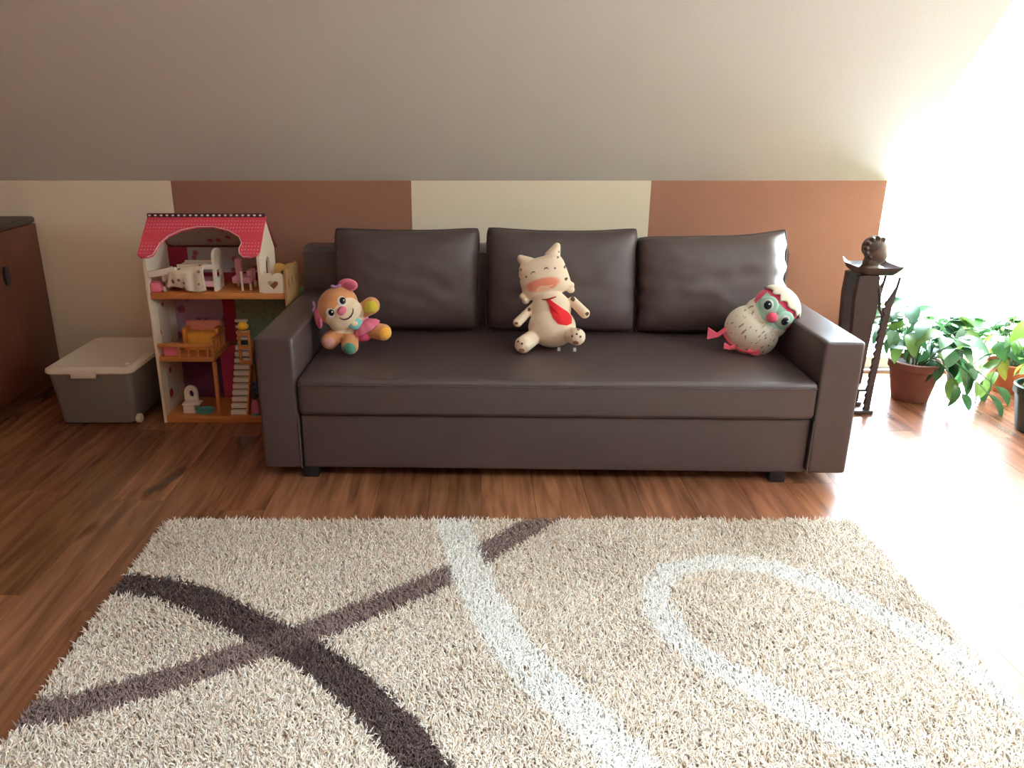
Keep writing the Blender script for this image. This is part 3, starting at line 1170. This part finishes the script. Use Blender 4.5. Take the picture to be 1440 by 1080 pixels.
# roof
RL = math.hypot(.175, .150)
ROOF_S = mat('roof_pink', (222, 74, 96), .55)
nt = ROOF_S.node_tree
tc = nt.nodes['Texture Coordinate']
sn = nt.nodes.new('ShaderNodeTexVoronoi')
sn.inputs['Scale'].default_value = 75
sn.inputs['Randomness'].default_value = .0
rr = nt.nodes.new('ShaderNodeValToRGB')
rr.color_ramp.elements[0].color = (*lin((242, 150, 160)), 1)
rr.color_ramp.elements[1].color = (*lin((220, 70, 92)), 1)
rr.color_ramp.elements[0].position, rr.color_ramp.elements[1].position = .22, .3
nt.links.new(tc.outputs['Object'], sn.inputs[0])
nt.links.new(sn.outputs['Distance'], rr.inputs[0])
nt.links.new(rr.outputs[0], nt.nodes['Principled BSDF'].inputs['Base Color'])
ctrl = [(0, .06), (.015, 0), (.045, 0), (.068, .05), (.074, .17), (.085, .33), (.112, .50), (.16, .64), (.225, .72), (.30, .72), (.365, .63), (.415, .48), (.432, .33), (.425, .20), (.43, .08), (.448, 0), (.475, 0), (.502, .05), (.515, .14), (.515, 1), (0, 1)]
outl = [(x_, t_ * RL) for x_, t_ in ctrl]
ey = Vector((0, .175, .150)).normalized()
ez = Vector((0, .150, -.175)).normalized()
bm = bmesh.new()
plate(bm, [outl], .010, axes((-.012, -.03, .762), (1, 0, 0), ey, ez))
rf = finish('roof_front', bm, ROOF_S, DH, smooth=False)
bm = bmesh.new()
tube(bm, [axes((-.012, -.03, .762), (1, 0, 0), ey, ez) @ Vector((x_, t_, -.001)) for x_, t_ in outl[2:17]], .0022, 6)
finish('arch_trim', bm, mat('arch_trim', (225, 190, 190), .6), rf)
bm = bmesh.new()
plate(bm, [[(0, 0), (.515, 0), (.515, RL * .95), (0, RL * .95)]], .010, axes((-.012, .145 + .006, .912), (1, 0, 0), Vector((0, .150, -.150)).normalized(), Vector((0, -.15, -.15)).normalized()))
finish('roof_back', bm, mat('roof_back', (150, 74, 70), .6), DH, smooth=False)
bm = bmesh.new()
plate(bm, [[(.03, .01), (.47, .01), (.47, RL * .80), (.03, RL * .80)]], .004, axes((-.012, .145 - .004, .897), (1, 0, 0), Vector((0, .150, -.150)).normalized(), Vector((0, -.15, -.15)).normalized()))
finish('roof_lining', bm, W_GRY, DH, smooth=False)
rs = box('ridge_strip', (-.012, .500, .135, .150, .906, .922), mat('ridge_dark', (66, 34, 36), .6), DH, bev=.002)
for k in range(20):
    bm = bmesh.new()
    ell(bm, (.0 + k * .0253, .1345, .914), (.0065, .002, .0042), sub=2)
    finish('ridge_dot', bm, M_WHITE, rs)
# balcony beside the attic room
sc_ = lambda x0, w, n, z0, h: [(x0, z0), (x0 + w, z0)] + [(x0 + w - w / n * (i + .5) + w / n / 2 * math.cos(PI * k / 6), h + w / n * .30 * math.sin(PI * k / 6)) for i in range(n) for k in range(0, 7)]
for y_, nm in ((.0, 'balcony_front'), (DD - .03, 'balcony_back')):
    bm = bmesh.new()
    plate(bm, [sc_(.497, .098, 2, .600, .672), heart(.546, .637, .045)], .008, axes((0, y_, 0), *XZ))
    finish(nm, bm, M_DW if y_ == 0 else mat('dollhouse_yellow', (222, 180, 100), .6), DH, smooth=False)
bm = bmesh.new()
plate(bm, [sc_(-.004, DD - .02, 4, .545, .680)] + [oval(.04 + k * .07, .635, .012, .022) for k in range(3)], .010, axes((.595, 0, 0), *YX))
finish('balcony_side', bm, mat('dollhouse_tan', (172, 132, 84), .6), DH, smooth=False)
# railing in front of the middle room
box('rail', (.012, .258, .0, .012, .355, .372), M_DWOOD, DH, bev=.002)
for k in range(4):
    x_ = .10 + k * .042
    box('baluster', (x_, x_ + .008, .002, .010, .311, .355), M_DWOOD, DH)
box('rail', (.248, .258, .012, .20, .38, .395), M_DWOOD, DH, bev=.002)
for k in range(5):
    y_ = .03 + k * .036
    box('baluster', (.249, .257, y_, y_ + .008, .311, .38), M_DWOOD, DH)
box('post', (.246, .26, .0, .014, .311, .395), M_DWOOD, DH, bev=.002)
box('post', (.246, .262, .0, .018, .03, .288), M_DWOOD, DH, bev=.002)
# stairs
M_STEP = mat('stair_white', (236, 229, 216), .6)
for k in range(11):
    t = k / 10
    box('step', (.300, .372, .02 + .16 * t, .045 + .16 * t, .03 + .026 * k, .05 + .026 * k), M_STEP, DH, bev=.002)
bm = bmesh.new()
plate(bm, [[(.01, .03), (.05, .03), (.205, .30), (.205, .335), (.19, .335)]], .006, axes((.374, 0, 0), *YX))
finish('stringer', bm, M_DWOOD, DH, smooth=False)
for k in range(4):
    box('step', (.305, .36, .20, .222, .335 + .028 * k, .347 + .028 * k), M_STEP, DH)
for x_ in (.366, .412):
    box('post', (x_, x_ + .012, .01, .022, .27, .43), M_DWOOD, DH, bev=.002)
for z_ in (.275, .345, .405):
    box('rail', (.366, .424, .008, .02, z_, z_ + .016), M_DWOOD, DH, bev=.002)
bm = bmesh.new()
ell(bm, (.395, .014, .449), (.023, .02, .021))
finish('newel_ball', bm, mat('yellow_ball', (240, 180, 40), .45), DH)

D0 = Vector((-1.405, 3.375, 0))


def toy(name, label, cat_, x, y, z, rz=0):
    return thing(name, label, cat_, tuple(D0 + Vector((x, y, z))), rz)


tb = toy('toy_bed', 'white dollhouse bunk bed with arched headboard under the pink roof', 'toy furniture', .06, .03, .601)
M_TW = mat('toy_white', (238, 228, 212), .55)
box('side_rail', (.07, .225, .0, .01, .095, .118), M_TW, tb, bev=.002)
box('side_rail', (.07, .225, .10, .11, .095, .118), M_TW, tb, bev=.002)
box('mattress_board', (.0, .225, .0, .11, .020, .045), mat('toy_rose', (226, 170, 176), .7), tb, bev=.002)
box('upper_board', (.07, .225, .01, .10, .100, .110), M_TW, tb)
for dx in (.0, .222):
    bm = bmesh.new()
    plate(bm, [[(0, 0), (.11, 0), (.11, .15)] + [(.055 + .055 * math.cos(PI * k / 8), .15 + .03 * math.sin(PI * k / 8)) for k in range(1, 8)] + [(0, .15)], [(.02, .055), (.02, .09), (.09, .09), (.09, .055)]] if dx else [[(0, 0), (.11, 0), (.11, .09), (0, .09)]], .012, axes((dx, 0, 0), *YX))
    finish('headboard' if dx else 'footboard', bm, M_TW, tb, smooth=False)
bm = bmesh.new()
bx(bm, 0, .125, 0, .008, 0, .028, .002, 1, Matrix.Translation((-.045, -.03, .065)) @ Matrix.Rotation(R(-9), 4, 'Y'))
finish('loose_rail', bm, M_TW, tb)
# floral blanket hanging over the bed
bm = bmesh.new()
nu, nv = 20, 18
g = {}
for i in range(nu + 1):
    for j in range(nv + 1):
        u, v = i / nu, j / nv
        w_ = .004 * math.sin(u * 9 + v * 2) + .003 * math.sin(u * 21)
        g[i, j] = bm.verts.new((.0 + u * .165 + .02 * v * (1 - u), -.028 - .014 * math.sin(v * PI * .6) + w_ * (1 - .5 * v) + max(0, v - .8) * .16, -.0 + .004 + .118 * v * (1 - .15 * (1 - u)) + .012 * math.sin(u * 5 + .8) * (1 - v) + .010 * (1 - v)))
for i in range(nu):
    for j in range(nv):
        bm.faces.new((g[i, j], g[i + 1, j], g[i + 1, j + 1], g[i, j + 1]))
bl = finish('toy_blanket', bm, wallpaper('floral_cloth', (232, 218, 196), (140, 104, 88), 38), None, ang=180)
bl.location = D0 + Vector((.09, .03, .601))
so = bl.modifiers.new('thick', 'SOLIDIFY')
so.thickness = .003
tag(bl, 'crumpled white floral blanket hanging over the dollhouse bunk bed', 'toy blanket')
cu = soft_box('toy_cushion', -.022, .022, -.025, .025, 0, .042, .008, mat('toy_pink', (238, 128, 150), .8), None, .004)
cu.location = D0 + Vector((.036, -.0 + .03, .601))
tag(cu, 'small pink block cushion at the left corner of the dollhouse attic', 'toy cushion')
ch = toy('toy_chair', 'tiny lilac pink dollhouse chair with white post right of the bunk bed', 'toy chair', .355, .05, .601)
M_TP = mat('toy_lilac', (214, 158, 176), .7, var=.12, scale=40)
box('seat', (.0, .085, .0, .085, .03, .06), M_TP, ch, bev=.008)
box('backrest', (.0, .03, .06, .085, .05, .13), M_TP, ch, bev=.008)
box('armrest', (.06, .085, .02, .085, .05, .085), M_TP, ch, bev=.006)
for x_, y_, h_ in ((.042, -.012, .085), (.0, .075, .03), (.075, .0, .03), (.075, .075, .03)):
    box('leg', (x_, x_ + .009, y_, y_ + .009, 0, h_), M_TW, ch, bev=.001)
ts = toy('toy_sofa', 'tiny yellow dollhouse sofa with pink top in the middle room', 'toy sofa', .09, .10, .312)
box('seat', (.02, .15, .0, .06, .0, .085), mat('toy_yellow', (226, 160, 60), .75, var=.1, scale=40), ts, bev=.008)
box('backrest', (.0, .16, .06, .085, .0, .125), mat('toy_salmon', (226, 140, 120), .8), ts, bev=.008)
for x_ in (.0, .145):
    box('armrest', (x_, x_ + .02, .0, .06, .0, .105), mat('toy_amber', (206, 126, 46), .75), ts, bev=.006)
tp = toy('toy_box', 'tiny pink dollhouse box behind the middle railing', 'toy box', .03, .02, .3115)
box('body', (.0, .06, .0, .05, .0, .040), mat('toy_pink', (238, 128, 150), .8), tp, bev=.003)
box('lid', (-.002, .062, -.002, .052, .040, .047), mat('toy_salmon', (226, 140, 120), .8), tp, bev=.002)
tt = toy('toy_toilet', 'tiny cream dollhouse toilet with arched back on the bottom floor', 'toy toilet', .075, .05, .0305)
bm = bmesh.new()
plate(bm, [[(0, 0), (.062, 0), (.062, .085)] + [(.031 + .031 * math.cos(PI * k / 10), .085 + .035 * math.sin(PI * k / 10)) for k in range(1, 10)] + [(0, .085)], oval(.033, .08, .011, .017)], .012, axes((0, .03, 0), *XZ))
finish('back_panel', bm, M_TW, tt, smooth=False)
box('bowl', (.004, .058, -.02, .03, 0, .042), M_TW, tt, bev=.006)
box('seat_lid', (.002, .085, -.024, .03, .042, .050), M_TW, tt, bev=.003)
tm = toy('toy_basin', 'shallow teal oval tub on the bottom floor of the dollhouse', 'toy tub', .175, .045, .0305)
bm = bmesh.new()
lathe(bm, [(.030, 0), (.038, .004), (.044, .022), (.041, .022), (.034, .008), (.0, .007)], 28, Matrix.Diagonal((1.05, .7, 1, 1)))
finish('tub', bm, mat('toy_teal', (96, 168, 158), .5), tm)
tbag = toy('toy_doll', 'tiny pink and teal doll figure at the foot of the dollhouse stairs', 'toy doll', .415, .02, .0305)
bm = bmesh.new()
lathe(bm, [(.018, 0), (.019, .012), (.012, .02)], 16)
finish('shoes', bm, mat('toy_teal', (96, 168, 158), .5), tbag)
bm = bmesh.new()
lathe(bm, [(.021, .014), (.016, .05), (.009, .075), (.0, .078)], 18)
finish('dress', bm, mat('toy_dress', (206, 112, 160), .7), tbag)
bm = bmesh.new()
ell(bm, (0, 0, .090), (.015, .015, .017))
finish('head', bm, mat('toy_hair', (60, 36, 32), .7), tbag)

# ------------------------------------------------------------------ storage box
SB = thing('storage_box', 'grey plastic storage box with white lid and wheels beside the dollhouse', 'box', (-1.69, 3.57, 0), R(0))
M_GP = mat('grey_plastic', (128, 120, 113), .45, .4)
M_WP = mat('white_plastic', (236, 226, 208), .4, .4)


def rrect(hx_, hy_, r, n=6):
    out = []
    for cx_, cy_, a0 in ((hx_ - r, hy_ - r, 0), (-hx_ + r, hy_ - r, 90), (-hx_ + r, -hy_ + r, 180), (hx_ - r, -hy_ + r, 270)):
        for k in range(n + 1):
            a = R(a0 + 90 * k / n)
            out.append((cx_ + r * math.cos(a), cy_ + r * math.sin(a)))
    return out


def loft(bm, secs):
    rings = [[bm.verts.new((x, y, z)) for x, y in pts] for pts, z in secs]
    n = len(rings[0])
    for r0, r1 in zip(rings[:-1], rings[1:]):
        for i in range(n):
            bm.faces.new((r0[i], r0[(i + 1) % n], r1[(i + 1) % n], r1[i]))
    bm.faces.new(rings[0][::-1])
    bm.faces.new(rings[-1])
    return bm


bm = bmesh.new()
loft(bm, [(rrect(.160, .225, .03), .012), (rrect(.163, .228, .03), .02), (rrect(.185, .250, .035), .252)])
finish('bin', bm, M_GP, SB)
bm = bmesh.new()
loft(bm, [(rrect(.193, .258, .04), .250), (rrect(.198, .263, .042), .258), (rrect(.196, .261, .042), .270), (rrect(.176, .241, .035), .280), (rrect(.168, .233, .03), .276)])
lid = finish('lid', bm, M_WP, SB)
bm = bmesh.new()
bx(bm, -.068, .040, -.272, -.255, .236, .272, .004)
finish('clasp', bm, M_WP, lid)
for x_ in (-.15, .15):
    for y_ in (-.19, .19):
        bm = bmesh.new()
        ell(bm, (x_, y_, .280), (.014, .014, .006), sub=2)
        finish('stacking_stud', bm, M_WP, lid)
for x_ in (-.135, .172):
    for y_ in (-.19, .16):
        bm = bmesh.new()
        tube(bm, [(x_ - .012, y_, .021), (x_ - .008, y_, .021), (x_ + .008, y_, .021), (x_ + .012, y_, .021)], [.017, .021, .021, .017], 18)
        finish('wheel', bm, M_WP, SB)

# ------------------------------------------------------------------ cabinet at the left edge
CB = thing('cabinet', 'dark brown wooden cabinet cut off by the left edge of the picture', 'cabinet', (-2.14, 3.40, 0))
M_CW = mat('cabinet_wood', (98, 54, 38), .45, .4, var=.12, scale=5, stretch=(6, 6, .6))
M_CT = mat('cabinet_top', (70, 58, 48), .5, .4, var=.1, scale=9)
box('carcass', (-.48, -.012, -.52, .535, .06, .832), M_CW, CB, bev=.004)
box('plinth', (-.46, -.03, -.50, .52, 0, .06), M_CW, CB)
bm = bmesh.new()
loft(bm, [([(x - .24, y + .008) for x, y in rrect(.242, .538, .03)], .832), ([(x - .24, y + .008) for x, y in rrect(.246, .540, .03)], .838), ([(x - .24, y + .008) for x, y in rrect(.246, .540, .03)], .851), ([(x - .24, y + .008) for x, y in rrect(.240, .534, .028)], .857)])
finish('top', bm, M_CT, CB)
for y0_, y1_ in ((-.515, .004), (.010, .53)):
    d_ = box('door', (-.012, .006, y0_, y1_, .075, .825), M_CW, CB, bev=.003)
    yk = y1_ - .36 if y0_ > 0 else y1_ - .05
    bm = bmesh.new()
    plate(bm, [oval(.2 if y0_ > 0 else -.04, .63, .022, .045)], .012, axes((.006, 0, 0), *YX))
    finish('handle', bm, mat('handle_dark', (48, 38, 42), .4), d_)

# ------------------------------------------------------------------ carved stand with sculpture, by the window
ST = thing('carved_stand', 'dark carved wooden pedestal stand between sofa and window plants', 'stand', (1.80, 3.56, 0))
M_SW = mat('carved_dark_wood', (58, 44, 44), .38, .5, var=.2, scale=14)
bm = bmesh.new()
n = 16
for side_ in (0, 1):
    pass
g = {}
for i in range(n + 1):
    for j in range(n + 1):
        u, v = -1 + 2 * i / n, -1 + 2 * j / n
        up = .022 * max(0, abs(u) - .72) / .28 * (1.0) + .022 * max(0, abs(v) - .72) / .28
        g[0, i, j] = bm.verts.new((u * .098, v * .098, .668 + up))
        g[1, i, j] = bm.verts.new((u * .090, v * .090, .650 + up * .8))
for s_ in (0, 1):
    for i in range(n):
        for j in range(n):
            bm.faces.new((g[s_, i, j], g[s_, i + 1, j], g[s_, i + 1, j + 1], g[s_, i, j + 1]))
for k in range(n):
    for a_, c_ in (((k, 0), (k + 1, 0)), ((k, n), (k + 1, n)), ((0, k), (0, k + 1)), ((n, k), (n, k + 1))):
        bm.faces.new((g[0, a_[0], a_[1]], g[0, c_[0], c_[1]], g[1, c_[0], c_[1]], g[1, a_[0], a_[1]]))
finish('top_plate', bm, M_SW, ST)
# slender scalloped leg on the window side
outer = [(.100, .645), (.094, .60), (.088, .55), (.078, .50), (.076, .45), (.072, .40), (.070, .33), (.066, .26), (.062, .18), (.060, .10), (.060, .018)]
inn = []
for k in range(len(outer) - 1, -1, -1):
    x_, z_ = outer[k]
    th_ = .010 if z_ > .56 else .028 if z_ > .3 else .026
    inn.append((x_ - th_, z_))
scal = []
for (x0_, z0_), (x1_, z1_) in zip(inn[:-1], inn[1:]):
    for k in range(6):
        t = k / 6
        w_ = .010 * abs(math.sin(PI * (z0_ + (z1_ - z0_) * t) / .034)) if z0_ < .52 else 0
        scal.append((x0_ + (x1_ - x0_) * t + .006 - w_, z0_ + (z1_ - z0_) * t))
scal.append(inn[-1])
for y_, nm in ((-.07, 'front'), (.05, 'rear')):
    bm = bmesh.new()
    plate(bm, [outer + scal], .018, axes((0, y_, 0), *XZ))
    finish('scalloped_leg', bm, M_SW, ST, smooth=False)
# heavy carved legs on the sofa side
for y_ in (-.075, .04):
    bm = bmesh.new()
    pts = [(-.088, .65), (-.055, .655), (.004, .65), (.0, .55), (-.012, .42), (-.02, .30), (-.03, .15), (-.035, .018), (-.085, .018), (-.088, .2), (-.082, .4), (-.092, .55)]
    plate(bm, [pts], .034, axes((0, y_, 0), *XZ))
    finish('carved_leg', bm, M_SW, ST, smooth=False)
bm = bmesh.new()
tube(bm, [(.004, -.06, .62), (.022, -.06, .56), (.030, -.06, .50), (.058, -.06, .455)], .007, 8)
finish('brace', bm, M_SW, ST)
for y_ in (-.085, .035):
    box('foot_bar', (-.095, .072, y_, y_ + .036, 0, .018), M_SW, ST, bev=.003)
box('stretcher', (-.08, .065, -.05, .04, .10, .112), M_SW, ST, bev=.003)

SC = thing('sculpture', 'rounded dark carved head sculpture standing on the pedestal stand', 'sculpture', (1.80, 3.56, .6685))
bm = bmesh.new()
ell(bm, (0, 0, .085), (.050, .048, .058))
ell(bm, (.012, -.006, .065), (.040, .038, .040))
ell(bm, (.046, -.012, .075), (.012, .010, .014), sub=2)
ell(bm, (-.012, .0, .03), (.036, .034, .04))
ell(bm, (-.006, .0, .008), (.052, .044, .012))
for v in bm.verts:
    v.co.z = max(v.co.z, .0015)
remesh('carved_head', bm, .004, mat('sculpture_wood', (92, 74, 62), .45, .4, var=.25, scale=25), SC, None, 3)
bm = bmesh.new()
ell(bm, (-.008, .004, .098), (.052, .050, .052))
for k in range(7):
    a = R(60 + k * 30)
    ell(bm, (-.008 + .048 * math.cos(a), .0 - .02, .098 + .046 * math.sin(a)), (.011, .02, .011), sub=2)
remesh('carved_hair', bm, .004, mat('sculpture_hair', (74, 58, 50), .5, .4, var=.25, scale=25), SC, None, 2)

# ------------------------------------------------------------------ potted plants
def leaf_mesh(name, w, l, droop, fold=.25, tipw=1.6):
    bm = bmesh.new()
    nl = 7
    rows = []
    for i in range(nl + 1):
        t = i / nl
        ww = w / 2 * (math.sin(PI * min(1, t ** .75)) ** .8 if 0 < t < 1 else 0.0) + .0008
        a = droop * t
        y = l * (math.sin(a) / droop if droop else t)
        z = -l * ((1 - math.cos(a)) / droop if droop else 0)
        f = fold * ww
        rows.append([bm.verts.new((-ww, y, z + f)), bm.verts.new((0, y, z)), bm.verts.new((ww, y, z + f))])
    for r0, r1 in zip(rows[:-1], rows[1:]):
        bm.faces.new((r0[0], r0[1], r1[1], r1[0]))
        bm.faces.new((r0[1], r0[2], r1[2], r1[1]))
    bmesh.ops.recalc_face_normals(bm, faces=bm.faces)
    me = bpy.data.meshes.new(name)
    bm.to_mesh(me)
    bm.free()
    me.polygons.foreach_set('use_smooth', [True] * len(me.polygons))
    return me


def leaf_mat():
    m = bpy.data.materials.new('leaf_green')
    m.use_nodes = True
    nt = m.node_tree
    b = nt.nodes['Principled BSDF']
    out = nt.nodes['Material Output']
    oi = nt.nodes.new('ShaderNodeObjectInfo')
    tc = nt.nodes.new('ShaderNodeTexCoord')
    n = nt.nodes.new('ShaderNodeTexNoise')
    n.inputs['Scale'].default_value = 30
    mx = nt.nodes.new('ShaderNodeMix')
    mx.data_type = 'RGBA'
    mx.blend_type = 'MULTIPLY'
    mx.inputs[0].default_value = .5
    nt.links.new(tc.outputs['Object'], n.inputs[0])
    nt.links.new(oi.outputs['Color'], mx.inputs[6])
    nt.links.new(n.outputs[0], mx.inputs[7])
    nt.links.new(mx.outputs[2], b.inputs['Base Color'])
    b.inputs['Roughness'].default_value = .35
    tr = nt.nodes.new('ShaderNodeBsdfTranslucent')
    nt.links.new(mx.outputs[2], tr.inputs[0])
    ms = nt.nodes.new('ShaderNodeMixShader')
    ms.inputs[0].default_value = .3
    nt.links.new(b.outputs[0], ms.inputs[1])
    nt.links.new(tr.outputs[0], ms.inputs[2])
    nt.links.new(ms.outputs[0], out.inputs[0])
    return m


M_LEAF = leaf_mat()
M_STEM = mat('stem_green', (74, 104, 58), .6)
M_TERRA = mat('terracotta', (128, 80, 68), .75, .2, var=.12, scale=14)
M_SOIL = mat('potting_soil', (48, 36, 28), .95, .1, var=.3, scale=60)
LEAVES = [leaf_mesh('leaf', .065, .15, .9), leaf_mesh('leaf', .050, .13, 1.3), leaf_mesh('leaf', .075, .14, .6)]
for l_ in LEAVES:
    l_.materials.append(M_LEAF)


def potted(label, loc, pr, ph, potmat, nstem, hgt, spread, lpn, seed, tones, lscale=1.0, bias=(0, 0), droopers=()):
    t = thing('potted_plant', label, 'potted plant', loc, 0, 'plants on the floor at the window')
    rr_ = random.Random(seed)
    bm = bmesh.new()
    lathe(bm, [(pr * .66, 0), (pr * .70, .004), (pr * .95, ph * .80), (pr * 1.0, ph * .80), (pr * 1.03, ph * .82), (pr * 1.04, ph * .98), (pr * 1.0, ph), (pr * .93, ph), (pr * .90, ph * .9), (0, ph * .9)], 32)
    finish('pot', bm, potmat, t)
    bm = bmesh.new()
    lathe(bm, [(pr * .9, ph * .86), (pr * .88, ph * .91), (0, ph * .93)], 20)
    finish('soil', bm, M_SOIL, t)
    stems = []
    for k in range(nstem):
        a = 2 * PI * k / nstem + rr_.uniform(-.35, .35)
        sp = spread * rr_.uniform(.35, 1.0)
        h = hgt * rr_.uniform(.55, 1.0) * (1 - .35 * sp / spread)
        stems.append((a, sp, h, .9))
    for a, sp, h in droopers:
        stems.append((a, sp, h, 2.0))
    for a, sp, h, dr in stems:
        pts = []
        p0 = Vector((pr * .3 * math.cos(a), pr * .3 * math.sin(a), ph * .88))
        for i in range(9):
            q = i / 8
            if dr > 1:
                z = ph * .9 + h * math.sin(q * PI * .62) * (1 - q) * 1.6 - q * q * (ph * .55)
            else:
                z = ph * .88 + h * math.sin(q * PI * .56)
            pts.append(Vector((p0.x + (sp * math.cos(a) + bias[0]) * q ** 1.3, p0.y + (sp * math.sin(a) + bias[1]) * q ** 1.3, z)))
        bm = bmesh.new()
        tube(bm, pts, [.0045 - .003 * i / 8 for i in range(9)], 6)
        finish('stem', bm, M_STEM, t)
        for j in range(lpn):
            q = .30 + .70 * (j + rr_.random() * .5) / lpn
            i = min(7, int(q * 8))
            p = pts[i].lerp(pts[i + 1], q * 8 - i)
            o = link('leaf', rr_.choice(LEAVES), None, t)
            o.location = p
            ha = a + rr_.uniform(-1.5, 1.5)
            o.rotation_euler = (rr_.uniform(-.5, .35) if dr < 1 else rr_.uniform(-1.2, -.4), rr_.uniform(-.6, .6), ha - PI / 2)
            s_ = lscale * rr_.uniform(.65, 1.1)
            o.scale = (s_, s_, s_)
            o.color = (*lin(rr_.choice(tones)), 1)
    return t


G1 = [(70, 120, 72), (58, 106, 64), (80, 130, 76), (50, 94, 60), (118, 150, 70)]
G2 = [(92, 138, 60), (118, 156, 60), (72, 126, 66), (166, 168, 70), (64, 112, 60)]
potted('bushy green plant in a terracotta pot just right of the carved stand', (2.155, 3.70, 0), .118, .20, M_TERRA, 19, .38, .27, 6, 4, G1, 1.0, (.02, 0), ((-.75, .30, .10), (-.35, .34, .10), (-1.1, .22, .08)))
potted('yellowish green leafy plant in an orange clay pot behind the bushy plant', (2.70, 3.83, 0), .10, .15, mat('orange_clay', (168, 96, 62), .7, .2, var=.1, scale=14), 16, .33, .26, 6, 9, G2, 1.0, (-.03, -.02), ((-2.4, .26, .10), (3.4, .30, .12)))
potted('plant in a dark green pot at the right picture edge', (2.50, 3.28, 0), .115, .21, mat('dark_green_glaze', (40, 58, 50), .3), 7, .18, .16, 4, 14, G2, .8, (.06, 0))
